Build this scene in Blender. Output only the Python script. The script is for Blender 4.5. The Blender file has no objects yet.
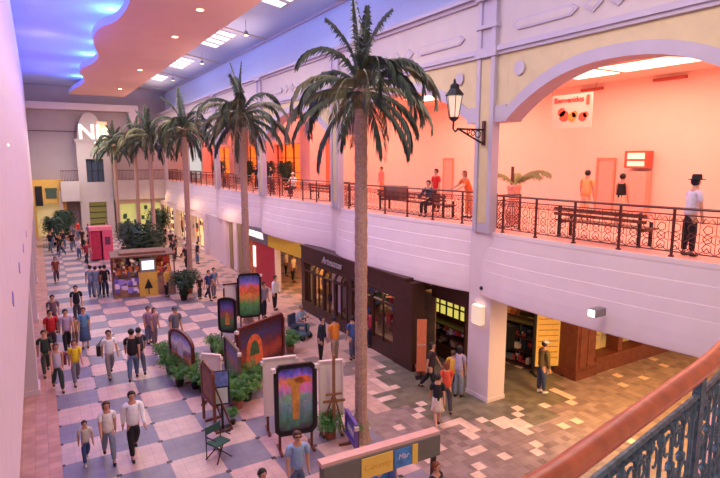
import bpy, bmesh, math, random
from math import sin, cos, pi, radians, sqrt
from mathutils import Vector, Matrix
random.seed(7)
S = bpy.context.scene
C = S.collection

# ------------------------------------------------------------------ camera (matched by surveying the floor grid)
F, PITCH, YAW, CAMZ = 540.0, .147, .536, 7.5
cam = bpy.data.cameras.new('camera'); cam.sensor_width = 36.0; cam.lens = F/720*36.0
cam.clip_start = .05; cam.clip_end = 400
camo = bpy.data.objects.new('camera', cam); C.objects.link(camo)
camo.location = (0, 0, CAMZ); camo.rotation_euler = (pi/2-PITCH, 0, -YAW)
S.camera = camo
S.view_settings.view_transform = 'Standard'; S.view_settings.look = 'None'
S.view_settings.gamma = 1; S.view_settings.exposure = 0.0
cy, sy, cp, sp = cos(YAW), sin(YAW), cos(PITCH), sin(PITCH)
def ray(u, v):
    x = (u-360)/F; y = -(v-239)/F
    zc = cp+y*sp; up = y*cp-sp
    return (x*cy+zc*sy, -x*sy+zc*cy, up)
def gz(u, v, Z=0.0):                      # survey: where a sight line meets a level plane
    d = ray(u, v); t = (Z-CAMZ)/d[2]; return Vector((d[0]*t, d[1]*t, Z))
def gx(u, v, X):
    d = ray(u, v); t = X/d[0]; return Vector((X, d[1]*t, CAMZ+d[2]*t))
def gy(u, v, Y):
    d = ray(u, v); t = Y/d[1]; return Vector((d[0]*t, Y, CAMZ+d[2]*t))

# ------------------------------------------------------------------ materials
def lin(c):
    r = []
    for x in c[:3]:
        x = x/255.0
        r.append(x/12.92 if x <= .04045 else ((x+.055)/1.055)**2.4)
    return (r[0], r[1], r[2], 1)
M = {}
def mat(name, c, rough=.6, metal=0, var=.08, scale=6.0, emit=None, es=0, bump=0):
    if name in M: return M[name]
    m = bpy.data.materials.new(name); m.use_nodes = True; nt = m.node_tree; N = nt.nodes; L = nt.links
    b = N['Principled BSDF']; b.inputs['Roughness'].default_value = rough; b.inputs['Metallic'].default_value = metal
    c = lin(c)
    if var:
        tc = N.new('ShaderNodeTexCoord'); nz = N.new('ShaderNodeTexNoise'); nz.inputs['Scale'].default_value = scale
        nz.inputs['Detail'].default_value = 3
        L.new(tc.outputs['Object'], nz.inputs['Vector'])
        cr = N.new('ShaderNodeValToRGB'); cr.color_ramp.elements[0].position = .3; cr.color_ramp.elements[1].position = .7
        cr.color_ramp.elements[0].color = tuple(x*(1-var) for x in c[:3])+(1,)
        cr.color_ramp.elements[1].color = tuple(min(1, x*(1+var)) for x in c[:3])+(1,)
        L.new(nz.outputs['Fac'], cr.inputs['Fac']); L.new(cr.outputs['Color'], b.inputs['Base Color'])
        if bump:
            bp = N.new('ShaderNodeBump'); bp.inputs['Strength'].default_value = bump; bp.inputs['Distance'].default_value = .02
            L.new(nz.outputs['Fac'], bp.inputs['Height']); L.new(bp.outputs['Normal'], b.inputs['Normal'])
    else:
        b.inputs['Base Color'].default_value = c
    if emit:
        b.inputs['Emission Color'].default_value = lin(emit); b.inputs['Emission Strength'].default_value = es
    M[name] = m; return m

# palette
white = mat('white_plaster', (224,204,204), .7, var=.03, scale=1.5)
lavender = mat('lavender_trim', (184,172,186), .7, var=.03, scale=2)
ochre = mat('ochre_plaster', (206,186,144), .75, var=.05, scale=3)
frieze_m = mat('rose_frieze', (196,182,176), .7, var=.03, scale=2)
upper_m = mat('upper_wall_skylit_blue', (186,196,222), .7, var=.03)  # blue cast of the skylight is put into this wall colour
salmon = mat('gallery_wall_paint', (248,212,194), .8, var=.02, scale=1)
cloud_m = mat('terracotta_ceiling', (226,178,164), .8, var=.03, scale=.8)
cove_m = mat('cove_paint', (180,196,240), .8, var=.02, scale=1)
iron = mat('wrought_iron', (92,46,44), .45, .3, var=.1, scale=20)
railwood = mat('dark_rail_wood', (92,40,34), .4, var=.15, scale=12)
iron_teal = mat('teal_painted_iron', (78,104,116), .45, .2, var=.35, scale=30, bump=.4)
brownwood = mat('dark_brown_wood', (66,34,26), .45, var=.25, scale=5)
redwood = mat('reddish_wood', (112,58,40), .45, var=.25, scale=5)
black = mat('black_paint', (22,18,20), .5, var=.1)
metalgrey = mat('brushed_metal', (150,146,146), .35, .7, var=.05)
bark = mat('palm_bark', (172,138,120), .9, var=.25, scale=18, bump=.6)
leaf_d = mat('palm_leaf', (62,76,62), .55, var=.3, scale=5)
leaf_o = mat('palm_leaf_olive', (112,112,84), .55, var=.25, scale=5)
fern_m = mat('fern_leaf', (74,128,52), .6, var=.35, scale=8)
fern2_m = mat('shrub_leaf', (30,58,36), .6, var=.35, scale=8)
soil = mat('soil', (60,42,34), .95, var=.2, scale=20)
pot_m = mat('terracotta_pot', (160,96,70), .8, var=.1)
glow_w = mat('warm_lamp_glow', (255,236,200), .5, var=0, emit=(255,228,170), es=6)
glow_c = mat('skylight_glass', (220,240,255), .3, var=0, emit=(205,238,255), es=1.6)
glow_p = mat('ceiling_panel_glow', (255,244,220), .5, var=0, emit=(255,240,205), es=2.2)
screen_m = mat('screen_glow', (240,240,240), .3, var=0, emit=(240,240,255), es=1.3)
sign_white = mat('lit_letter', (250,245,240), .5, var=0, emit=(255,244,236), es=.85)
glass = mat('shop_glass', (40,34,32), .08, var=.0)
skin = mat('skin', (205,150,122), .55, var=.03)
eye_m = mat('eye', (30,22,20), .3, var=0)
shoe_m = mat('shoe_leather', (34,28,28), .5, var=.1)
shoe_w = mat('white_shoe', (225,222,220), .6, var=.05)

def col(name, c, rough=.85): return mat('cloth_'+name, c, rough, var=.1, scale=14)

# ------------------------------------------------------------------ mesh building
class MB:
    def __init__(s): s.v = []; s.f = []; s.m = []
    def add(s, vs, fs, mi=0):
        o = len(s.v); s.v += [tuple(v) for v in vs]
        for f in fs: s.f.append(tuple(i+o for i in f)); s.m.append(mi)
        return s
    def box(s, a, b, mi=0, rz=0, piv=None):
        x0,y0,z0 = a; x1,y1,z1 = b
        s.nb = getattr(s,'nb',0)+1; e = .0004*((s.nb*5)%11)
        x0,x1 = min(x0,x1)-e, max(x0,x1)+e; y0,y1 = min(y0,y1)-e, max(y0,y1)+e; z0,z1 = min(z0,z1)-e*.5, max(z0,z1)+e
        vs = [(x0,y0,z0),(x1,y0,z0),(x1,y1,z0),(x0,y1,z0),(x0,y0,z1),(x1,y0,z1),(x1,y1,z1),(x0,y1,z1)]
        if rz:
            px, py = piv or ((x0+x1)/2, (y0+y1)/2); c, d = cos(rz), sin(rz)
            vs = [(px+(x-px)*c-(y-py)*d, py+(x-px)*d+(y-py)*c, z) for x,y,z in vs]
        return s.add(vs, [(0,3,2,1),(4,5,6,7),(0,1,5,4),(1,2,6,5),(2,3,7,6),(3,0,4,7)], mi)
    def quad(s, a, b, c, d, mi=0): return s.add([a,b,c,d], [(0,1,2,3)], mi)
    def tube(s, pts, r, n=6, mi=0, cap=True, ry=None):
        pts = [Vector(p) for p in pts]; k = len(pts)
        if not isinstance(r, (list, tuple)): r = [r]*k
        rings = []
        for i, p in enumerate(pts):
            t = (pts[min(i+1,k-1)]-pts[max(i-1,0)])
            if t.length < 1e-9: t = Vector((0,0,1))
            t.normalize()
            up = Vector((0,0,1)) if abs(t.z) < .9 else Vector((0,1,0))
            a = t.cross(up).normalized(); b = a.cross(t).normalized()
            rr = r[i]; r2 = rr if ry is None else rr*ry
            rings.append([p+a*(cos(2*pi*j/n)*rr)+b*(sin(2*pi*j/n)*r2) for j in range(n)])
        vs = [q for R in rings for q in R]; fs = []
        for i in range(k-1):
            for j in range(n):
                fs.append((i*n+j, i*n+(j+1)%n, (i+1)*n+(j+1)%n, (i+1)*n+j))
        if cap: fs.append(tuple(reversed(range(n)))); fs.append(tuple((k-1)*n+j for j in range(n)))
        return s.add(vs, fs, mi)
    def lathe(s, prof, c=(0,0,0), n=12, mi=0, sx=1, sy_=1):
        vs = []; fs = []; k = len(prof)
        for r, z in prof:
            for j in range(n): vs.append((c[0]+r*sx*cos(2*pi*j/n), c[1]+r*sy_*sin(2*pi*j/n), c[2]+z))
        for i in range(k-1):
            for j in range(n): fs.append((i*n+j, i*n+(j+1)%n, (i+1)*n+(j+1)%n, (i+1)*n+j))
        fs.append(tuple(reversed(range(n)))); fs.append(tuple((k-1)*n+j for j in range(n)))
        return s.add(vs, fs, mi)
    def ell(s, c, r, n=10, m=7, mi=0):
        prof = [(max(.02, sin(pi*i/m)), -cos(pi*i/m)) for i in range(m+1)]
        vs = []; fs = []
        for a, z in prof:
            for j in range(n): vs.append((c[0]+r[0]*a*cos(2*pi*j/n), c[1]+r[1]*a*sin(2*pi*j/n), c[2]+r[2]*z))
        for i in range(m):
            for j in range(n): fs.append((i*n+j, i*n+(j+1)%n, (i+1)*n+(j+1)%n, (i+1)*n+j))
        fs.append(tuple(reversed(range(n)))); fs.append(tuple(m*n+j for j in range(n)))
        return s.add(vs, fs, mi)
    def prism(s, poly, axis, a, b, mi=0):
        # poly: 2D outline; axis 'x','y','z' = extrusion direction from a to b
        n = len(poly)
        def P(p, t): return (t,p[0],p[1]) if axis=='x' else ((p[0],t,p[1]) if axis=='y' else (p[0],p[1],t))
        vs = [P(p,a) for p in poly]+[P(p,b) for p in poly]
        fs = [(i,(i+1)%n,n+(i+1)%n,n+i) for i in range(n)]+[tuple(reversed(range(n))), tuple(range(n,2*n))]
        return s.add(vs, fs, mi)
    def mesh(s, name, mats, smooth=False):
        me = bpy.data.meshes.new(name); me.from_pydata(s.v, [], s.f)
        if not isinstance(mats, (list, tuple)): mats = [mats]
        for m in mats: me.materials.append(m)
        me.polygons.foreach_set('material_index', s.m)
        if smooth: me.polygons.foreach_set('use_smooth', [True]*len(s.f))
        bm = bmesh.new(); bm.from_mesh(me); bmesh.ops.recalc_face_normals(bm, faces=bm.faces); bm.to_mesh(me); bm.free()
        me.update(); return me
    def build(s, name, mats, parent=None, smooth=False, loc=None, rz=0):
        o = bpy.data.objects.new(name, s.mesh(name, mats, smooth)); C.objects.link(o)
        if parent: o.parent = parent
        if loc is not None: o.location = loc
        if rz: o.rotation_euler.z = rz
        return o
def tag(o, label=None, cat=None, group=None, kind=None):
    if label: o['label'] = label
    if cat: o['category'] = cat
    if group: o['group'] = group
    if kind: o['kind'] = kind
    return o
def thing(name, label, cat, loc=(0,0,0), rz=0, group=None):
    o = bpy.data.objects.new(name, None); C.objects.link(o); o.location = loc; o.rotation_euler.z = rz
    o.empty_display_size = .2
    return tag(o, label, cat, group)
def struct(o): o['kind'] = 'structure'; return o
def copy_tree(o, parent=None):
    c = o.copy(); C.objects.link(c)
    if parent: c.parent = parent
    for ch in list(o.children): copy_tree(ch, c)
    return c
def text_mesh(txt, size, depth=.01, shear=0, font_bold=False):
    cu = bpy.data.curves.new('lettering', 'FONT'); cu.body = txt; cu.size = size; cu.extrude = depth; cu.shear = shear
    cu.align_x = 'CENTER'; cu.align_y = 'CENTER'
    if font_bold: cu.offset = size*.02
    o = bpy.data.objects.new('lettering', cu); C.objects.link(o)
    dg = bpy.context.evaluated_depsgraph_get(); me = bpy.data.meshes.new_from_object(o.evaluated_get(dg))
    bpy.data.objects.remove(o); return me
def text(txt, size, loc, facing, m, parent=None, name='lettering', depth=.01, shear=0, bold=False):
    me = text_mesh(txt, size, depth, shear, bold); me.materials.clear(); me.materials.append(m)
    o = bpy.data.objects.new(name, me); C.objects.link(o)
    o.location = loc; o.rotation_euler = (pi/2, 0, facing)
    if parent: o.parent = parent
    return o

# node helper for the floor
def floor_material():
    m = bpy.data.materials.new('patterned_stone_floor'); m.use_nodes = True; nt = m.node_tree; N = nt.nodes; L = nt.links
    b = N['Principled BSDF']
    tc = N.new('ShaderNodeTexCoord'); sx = N.new('ShaderNodeSeparateXYZ'); L.new(tc.outputs['Object'], sx.inputs[0])
    def mt(op, a, c=None, d=None):
        n = N.new('ShaderNodeMath'); n.operation = op
        for i, q in enumerate((a, c, d)):
            if q is None: continue
            if isinstance(q, (int, float)): n.inputs[i].default_value = q
            else: L.new(q, n.inputs[i])
        return n.outputs[0]
    def mix(f, a, c):
        n = N.new('ShaderNodeMix'); n.data_type = 'RGBA'
        for i, q in ((0, f), (6, a), (7, c)):
            if isinstance(q, (int, float)): n.inputs[i].default_value = q
            elif isinstance(q, tuple): n.inputs[i].default_value = q
            else: L.new(q, n.inputs[i])
        return n.outputs[2]
    X, Y = sx.outputs[0], sx.outputs[1]
    T = 1.155
    u = mt('DIVIDE', mt('SUBTRACT', X, .0), T); v = mt('DIVIDE', mt('SUBTRACT', Y, 19.0), T)
    fu, fv = mt('FLOOR', u), mt('FLOOR', v)
    chk = mt('GREATER_THAN', mt('MODULO', mt('ADD', mt('ADD', fu, fv), 400), 2), .5)   # 1 = blue-grey stone
    # four stones in each big square, each a slightly different tone
    def cellnoise(a, c, seed=0):
        cb = N.new('ShaderNodeCombineXYZ'); L.new(a, cb.inputs[0]); L.new(c, cb.inputs[1]); cb.inputs[2].default_value = seed
        w = N.new('ShaderNodeTexWhiteNoise'); w.noise_dimensions = '3D'; L.new(cb.outputs[0], w.inputs['Vector']); return w.outputs['Value']
    q = mt('FLOOR', mt('MULTIPLY', u, 4)); r = mt('FLOOR', mt('MULTIPLY', v, 4))
    tone = cellnoise(q, r)
    big = cellnoise(fu, fv, 3)
    pink = mix(big, lin((212,172,164)), lin((208,182,172)))
    blue = mix(big, lin((118,114,132)), lin((142,136,150)))
    base = mix(chk, pink, blue)
    # a continuous mauve course every fourth column
    # small dark dots on the corners
    du = mt('ABSOLUTE', mt('SUBTRACT', mt('FRACT', mt('ADD', u, .5)), .5)); dv = mt('ABSOLUTE', mt('SUBTRACT', mt('FRACT', mt('ADD', v, .5)), .5))
    dot = mt('LESS_THAN', mt('MAXIMUM', du, dv), .055)
    # zone masks
    left = mt('LESS_THAN', X, 0.0)
    # zigzag edge from field to side walk
    fa, fb = mt('FLOOR', mt('DIVIDE', X, .58)), mt('FLOOR', mt('DIVIDE', Y, .58))
    cx = mt('MULTIPLY', mt('ADD', fa, .5), .58); cyy = mt('MULTIPLY', mt('ADD', fb, .5), .58)
    dx = mt('SUBTRACT', cx, 12.1); dy = mt('SUBTRACT', cyy, 13.3)
    dist = mt('SQRT', mt('ADD', mt('MULTIPLY', dx, dx), mt('MULTIPLY', mt('MULTIPLY', dy, dy), 1.0)))
    ingreen = mt('LESS_THAN', dist, 3.2)
    ring = mt('LESS_THAN', mt('ABSOLUTE', mt('SUBTRACT', dist, 3.1)), .55)
    h = cellnoise(mt('FLOOR', mt('DIVIDE', X, .29)), mt('FLOOR', mt('DIVIDE', Y, .29)), 1)
    ringd = mt('MULTIPLY', ring, mt('GREATER_THAN', h, .74))
    side = mt('GREATER_THAN', cx, 7.3)
    mauvezone = mt('MULTIPLY', side, mt('LESS_THAN', mt('SUBTRACT', cyy, mt('MULTIPLY', cx, .35)), 9.6))
    sparse = mt('MULTIPLY', mauvezone, mt('GREATER_THAN', h, .95))
    # fine small stones
    f1 = cellnoise(mt('FLOOR', mt('MULTIPLY', X, 4.2)), mt('FLOOR', mt('MULTIPLY', Y, 4.2)), 2)
    mauve = mix(f1, lin((134,112,106)), lin((168,144,136)))
    green = mix(f1, lin((106,98,82)), lin((132,122,102)))
    walk = mix(mt('GREATER_THAN', cellnoise(fa, fb, 5), .72), mix(f1, lin((204,166,148)), lin((216,178,158))), lin((148,130,120)))
    light = mix(f1, lin((232,196,176)), lin((240,206,186)))
    strip = mix(tone, lin((200,144,124)), lin((216,162,142)))
    c = mix(mt('MULTIPLY', dot, mt('SUBTRACT', 1, side)), base, lin((44,30,44)))
    c = mix(side, c, walk)
    c = mix(mauvezone, c, mauve)
    c = mix(sparse, c, light)
    c = mix(ingreen, c, green)
    c = mix(mt('MULTIPLY', ringd, side), c, light)
    c = mix(left, c, strip)
    # fine grout
    gu = mt('FRACT', mt('MULTIPLY', u, 4)); gv = mt('FRACT', mt('MULTIPLY', v, 4))
    gr = mt('MAXIMUM', mt('LESS_THAN', gu, .05), mt('LESS_THAN', gv, .05))
    c = mix(mt('MULTIPLY', gr, .28), c, lin((90,66,72)))
    nz = N.new('ShaderNodeTexNoise'); nz.inputs['Scale'].default_value = 2.2; nz.inputs['Detail'].default_value = 5
    L.new(tc.outputs['Object'], nz.inputs['Vector'])
    mo = N.new('ShaderNodeMix'); mo.data_type = 'RGBA'; mo.blend_type = 'MULTIPLY'; mo.inputs[0].default_value = .5
    cr = N.new('ShaderNodeValToRGB'); cr.color_ramp.elements[0].color = (.6,.58,.62,1); cr.color_ramp.elements[1].color = (1.15,1.12,1.1,1)
    cr.color_ramp.elements[0].position = .3; cr.color_ramp.elements[1].position = .7
    L.new(nz.outputs['Fac'], cr.inputs['Fac']); L.new(c, mo.inputs[6]); L.new(cr.outputs['Color'], mo.inputs[7])
    L.new(mo.outputs[2], b.inputs['Base Color']); b.inputs['Roughness'].default_value = .42
    return m

# ================================================================== THE BUILDING
PC = [3.9, 12.05, 21.4, 30.75, 40.1, 49.45, 58.8]      # column centres along the gallery
FL2 = 5.35
FARY = 62.0
o = MB().box((-3,-4,-.2),(30,72,0)).build('floor', floor_material()); struct(o)

# ---- arcade wall with arches, frieze, upper wall
def arcade():
    mb = MB()
    X0, X1 = 11.5, 12.05
    for k in range(len(PC)-1):
        y0, y1 = PC[k], PC[k+1]; yc = (y0+y1)/2; hw = (y1-y0)/2-.8
        R = 8.0; crown = 9.86 if k else 9.77
        n = 24
        def arc(hw_, cr, drop):
            return [(yc+hw_*t, cr-drop*abs(t)**2.3) for t in [(-1+2*i/n) for i in range(n+1)]]
        inn = arc(hw, crown, 1.2)
        top = 10.45
        # web above the arch
        for i in range(n):
            a, b = inn[i], inn[i+1]
            for (xa, flip) in ((X0, 0), (X1, 1)):
                mb.quad((xa,a[0],a[1]),(xa,b[0],b[1]),(xa,b[0],top),(xa,a[0],top), 1)
            mb.quad((X0,a[0],a[1]),(X0,b[0],b[1]),(X1,b[0],b[1]),(X1,a[0],a[1]), 0)
        # raised archivolt band
        out = [(yc+(hw+.05)*t, crown+.30-(1.2-.02)*abs(t)**2.3+.0) for t in [(-1+2*i/n) for i in range(n+1)]]
        for i in range(n):
            a, b, c_, d = inn[i], inn[i+1], out[i+1], out[i]
            x = X0-.07
            mb.quad((x,a[0],a[1]),(x,b[0],b[1]),(x,c_[0],c_[1]),(x,d[0],d[1]), 0)
            mb.quad((x,d[0],d[1]),(x,c_[0],c_[1]),(X0,c_[0],c_[1]),(X0,d[0],d[1]), 0)
            mb.quad((x,a[0],a[1]),(x,b[0],b[1]),(X0,b[0],b[1]),(X0,a[0],a[1]), 0)
        # piers of the web beside the arch
        mb.box((X0,y0,9.02),(X1,y0+.8,top),1); mb.box((X0,y1-.8,9.02),(X1,y1,top),1)
        mb.box((X0-.065,y0,8.56),(X1+.03,y0+.8,9.02),0); mb.box((X0-.065,y1-.8,8.56),(X1+.03,y1,9.02),0)
        for yy in (y0+1.22, y1-1.22):
            vs = [(X0-.05, yy+.19*cos(2*pi*j/16), 9.95+.19*sin(2*pi*j/16)) for j in range(16)]
            mb.add(vs, [tuple(range(16))], 0)
    ya, yb = PC[0]-9, PC[-1]+3
    mb.box((X0,ya,8.6),(X1,PC[0],10.45),1)
    mb.box((X0,ya,10.45),(X1,yb,12.2),2)
    for z0, z1, dx in ((10.42,10.52,.07),(10.52,10.66,.12),(11.98,12.1,.08),(12.1,12.22,.2)):
        mb.box((X0-dx,ya,z0),(X0,yb,z1),0)
    # frieze ornaments: long lozenges and small diamonds
    y = PC[1]-.95
    for k in range(len(PC)-1):
        y0 = PC[k]; w = PC[k+1]-PC[k]
        zc = 11.1
        for (a, b) in ((.11,.37),(.63,.89)):
            ya_, yb_ = y0+w*a, y0+w*b
            mb.prism([(ya_,zc),(ya_+.2,zc-.14),(yb_-.2,zc-.14),(yb_,zc),(yb_-.2,zc+.14),(ya_+.2,zc+.14)],'x',X0-.05,X0,0)
            mb.prism([(ya_+.12,zc),(ya_+.25,zc-.09),(yb_-.25,zc-.09),(yb_-.12,zc),(yb_-.25,zc+.09),(ya_+.25,zc+.09)],'x',X0-.06,X0-.05,2)
        for t in (.42,.5,.58):
            yy = y0+w*t
            mb.prism([(yy-.26,zc),(yy,zc-.2),(yy+.26,zc),(yy,zc+.2)],'x',X0-.05,X0,0)
            mb.prism([(yy-.15,zc),(yy,zc-.11),(yy+.15,zc),(yy,zc+.11)],'x',X0-.06,X0-.05,2)
    return struct(mb.build('wall_arcade', [lavender, ochre, frieze_m, white]))
arcade()
struct(MB().box((12.4,-6,12.2),(12.7,FARY+2,14.6)).build('wall_upper', upper_m))
struct(MB().box((11.5,-6,12.1),(12.5,FARY,12.2)).box((12.3,-6,14.42),(12.42,FARY,14.56)).build('trim_1', lavender))

# columns: one thing per axis, lower pier, pilaster above
names = ['nearest','second','third','fourth','fifth','sixth']
for k, yc in enumerate(PC[1:]):
    desc = ['white square column nearest the camera with black lantern on its upper part',
            'white column behind the tallest palm trunk, between second and third balcony bays',
            'white column left of the seated balcony visitor, third from the camera',
            'white column of the balcony row, fourth from the camera',
            'white column of the balcony row, fifth from the camera',
            'farthest white column of the balcony row by the end wall'][k]
    t = thing('column', desc, 'column', (11.5, yc, 0), 0, 'columns along the gallery')
    b = MB(); b.box((0,-.43,0),(.7,.52,5.3)); b.box((-.02,-.45,0),(.72,.54,.12))
    b.build('pier', white, t)
    b = MB(); b.box((-.06,-.36,5.3),(.16,.36,12.2)); b.box((-.12,-.36,5.3),(-.06,-.22,12.1)); b.box((-.12,.22,5.3),(-.06,.36,12.1))
    b.box((-.16,-.42,10.4),(.3,.42,10.66)); b.box((-.2,-.42,11.98),(.3,.42,12.22)); b.box((-.16,-.42,11.2),(0,.42,11.3))
    pil = b.build('pilaster', lavender, t)
    MB().box((-.075,-.2,5.6),(-.058,.2,10.35)).build('inlay_panel', ochre, pil)

# balcony slabs: each bay bows outward between its columns
def edge_x(s, off=0.0):
    w = 1-abs(s)**5
    return 11.72-.36*s+.18*s*s-off*(.22+.78*w)
PROF = [(0,5.35),(.07,5.345),(.085,5.24),(.075,5.2),(.15,4.85),(.175,4.83),(.28,4.42),(.305,4.40),(.40,4.08),(.42,4.06),(.54,3.7),(.60,3.45),(.62,3.3),(.61,3.25)]
def slab(y0, y1, sc=1.0, dz=0.0):
    mb = MB(); n = 36; yc = (y0+y1)/2; hw = (y1-y0)/2-.02
    ss = [-1+2*i/n for i in range(n+1)]
    ss = [math.copysign(abs(s)**.75, s) for s in ss]
    rows = [[(edge_x(s, o_*sc), yc+hw*s, z+dz*(5.35-z)/2.1) for (o_, z) in PROF] for s in ss]
    k = len(PROF)
    vs = [p for r in rows for p in r]; fs = []; 
    for i in range(n):
        for j in range(k-1): fs.append((i*k+j,(i+1)*k+j,(i+1)*k+j+1,i*k+j+1))
    mb.add(vs, fs, 0)
    XB = 13.2
    for i in range(n):
        a, b = rows[i], rows[i+1]
        mb.quad(a[0], b[0], (XB,b[0][1],5.35), (XB,a[0][1],5.35), 1)
        mb.quad(a[-1], b[-1], (XB,b[0][1],3.25+dz), (XB,a[0][1],3.25+dz), 0)
    for r in (rows[0], rows[-1]):
        y = r[0][1]; mb.add([(p[0],p[1],p[2]) for p in r]+[(XB,y,3.25+dz),(XB,y,5.35)], [tuple(range(k+2))], 0)
    return mb
gal_floor = mat('gallery_floor_tile', (236,176,160), .5, var=.06, scale=4)
for k in range(len(PC)-1):
    struct(slab(PC[k], PC[k+1], *((.62,.14) if k == 0 else (1.0,0.0))).build('balcony_slab', [white, gal_floor]))
struct(MB().box((13.2,-6,3.25),(26,FARY,5.35),0).build('gallery_floor', [gal_floor]))

# gallery back wall and ceiling
struct(MB().box((20,-6,5.35),(20.3,33.4,10.6)).build('wall_gallery', salmon))
g = MB()
g.box((12.05,-6,10.56),(20.3,FARY,10.8))
struct(g.build('ceiling_gallery', salmon))
for (a, w) in (((16.6,12.3),(1.4,1.7)), ((16.4,9.4),(1.5,2.6)), ((16.4,16.2),(1.4,2.2)),((16.4,21.0),(1.4,2.2))):
    t = thing('ceiling_light_panel', 'bright recessed gallery ceiling panel %.0f metres down the gallery' % a[1], 'ceiling light', (a[0],a[1],10.5), 0, 'gallery ceiling panels')
    MB().box((0,0,.0),(w[0],w[1],.05)).build('diffuser', glow_p, t)
    MB().box((-.06,-.06,.02),(w[0]+.06,0,.06)).box((-.06,w[1],.02),(w[0]+.06,w[1]+.06,.06)).box((-.06,-.06,.02),(0,w[1]+.06,.06)).box((w[0],-.06,.02),(w[0]+.06,w[1]+.06,.06)).build('frame', salmon, t)
t0 = None
for i,(y,l) in enumerate(((12.2,1.2),(14.0,1.0))):
    tag(MB().box((0,0,0),(.12,l,.1)).build('slot_vent', mat('rust_metal',(190,90,80)), loc=(19.88,[gx(686,80,19.9).y, gx(602,91,19.9).y][i],[gx(668,80,19.9).z, gx(588,91,19.9).z][i])),
        ['long rust red slot vent on the right of the gallery wall top','short rust red slot vent above the hanging banner'][i], 'vent')

# ---- terracotta ceiling cloud with scalloped edge, blue cove, skylight strip
wavy = [(4.3,-4),(3.9,6),(3.6,14),(3.48,20),(3.55,23.2),(3.62,25.1),(3.47,27.1),(2.99,28.4),(2.86,30.4),(3.0,32.2),(3.25,33.8),(3.62,36.0),(3.66,38.0),(3.4,40.0),(3.05,41.5),(3.1,44),(3.55,46.5),(3.75,49),(3.5,52),(3.2,55),(3.1,58.5)]
def smooth(pts, it=2):
    for _ in range(it):
        q = [pts[0]]
        for a, b in zip(pts, pts[1:]): q += [(.75*a[0]+.25*b[0], .75*a[1]+.25*b[1]), (.25*a[0]+.75*b[0], .25*a[1]+.75*b[1])]
        pts = q+[pts[-1]]
    return pts
wv = smooth(wavy, 1)
mb = MB(); XR = 7.92
for (a, b) in zip(wv, wv[1:]):
    mb.quad((a[0],a[1],13.5),(b[0],b[1],13.5),(XR,b[1],13.5),(XR,a[1],13.5),0)
    mb.quad((a[0],a[1],13.85),(b[0],b[1],13.85),(XR,b[1],13.85),(XR,a[1],13.85),0)
    mb.quad((a[0],a[1],13.5),(b[0],b[1],13.5),(b[0],b[1],13.85),(a[0],a[1],13.85),1)
    mb.quad((XR,a[1],13.5),(XR,b[1],13.5),(XR,b[1],13.85),(XR,a[1],13.85),0)
mb.quad((wv[-1][0],58.5,13.5),(XR,58.5,13.5),(XR,58.5,13.85),(wv[-1][0],58.5,13.85),0)
struct(mb.build('ceiling', [cloud_m, cove_m]))
struct(MB().box((-3,-6,14.6),(8.3,FARY,14.75)).build('ceiling_cove', cove_m))
# skylight slope from the upper wall to the ridge
sk = MB(); sk.quad((12.5,-6,14.5),(12.5,FARY,14.5),(8.3,FARY,15.2),(8.3,-6,15.2)); sk.quad((8.3,-6,14.6),(8.3,FARY,14.6),(8.3,FARY,15.2),(8.3,-6,15.2))
sk.quad((12.5,-6,14.6),(12.5,FARY,14.6),(8.3,FARY,15.3),(8.3,-6,15.3))
struct(sk.build('ceiling_skylight', upper_m))
def skz(x): return 14.5+(12.5-x)*.7/4.2
for k, yc in enumerate([2.7+9.35*i for i in range(7)]):
    y = yc-2.8+9.35*.5+ -1.0
    r = MB(); r.add([(8.3,y-.09,15.14),(12.4,y-.09,14.44),(12.4,y+.09,14.44),(8.3,y+.09,15.14),(8.3,y-.09,15.24),(12.4,y-.09,14.54),(12.4,y+.09,14.54),(8.3,y+.09,15.24)],[(0,3,2,1),(4,5,6,7),(0,1,5,4),(1,2,6,5),(2,3,7,6),(3,0,4,7)])
    struct(r.build('beam_%d' % (k+1), frieze_m))
wi = 0
for (ya, n) in ((21.3,4),(24.8,1),(32.4,4),(42.2,4),(51.5,3)):
    for j in range(n):
        y = ya+j*1.15; x0, x1 = 9.7, 10.75
        wi += 1
        w = thing('window_%d' % wi, None, None, (0,0,0)); w['kind'] = 'structure'
        MB().add([(x0,y,skz(x0)-.03),(x1,y,skz(x1)-.03),(x1,y+.85,skz(x1)-.03),(x0,y+.85,skz(x0)-.03)],[(0,1,2,3)]).build('skylight_pane', glow_c, w)
        f = MB()
        for (a0,a1,b0,b1) in ((x0-.06,x0,y-.06,y+.91),(x1,x1+.06,y-.06,y+.91),(x0,x1,y-.06,y),(x0,x1,y+.85,y+.91)):
            f.add([(a0,b0,skz(a0)-.06),(a1,b0,skz(a1)-.06),(a1,b1,skz(a1)-.06),(a0,b1,skz(a0)-.06),(a0,b0,skz(a0)),(a1,b0,skz(a1)),(a1,b1,skz(a1)),(a0,b1,skz(a0))],[(0,3,2,1),(4,5,6,7),(0,1,5,4),(1,2,6,5),(2,3,7,6),(3,0,4,7)])
        f.build('skylight_frame', white, w)
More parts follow.
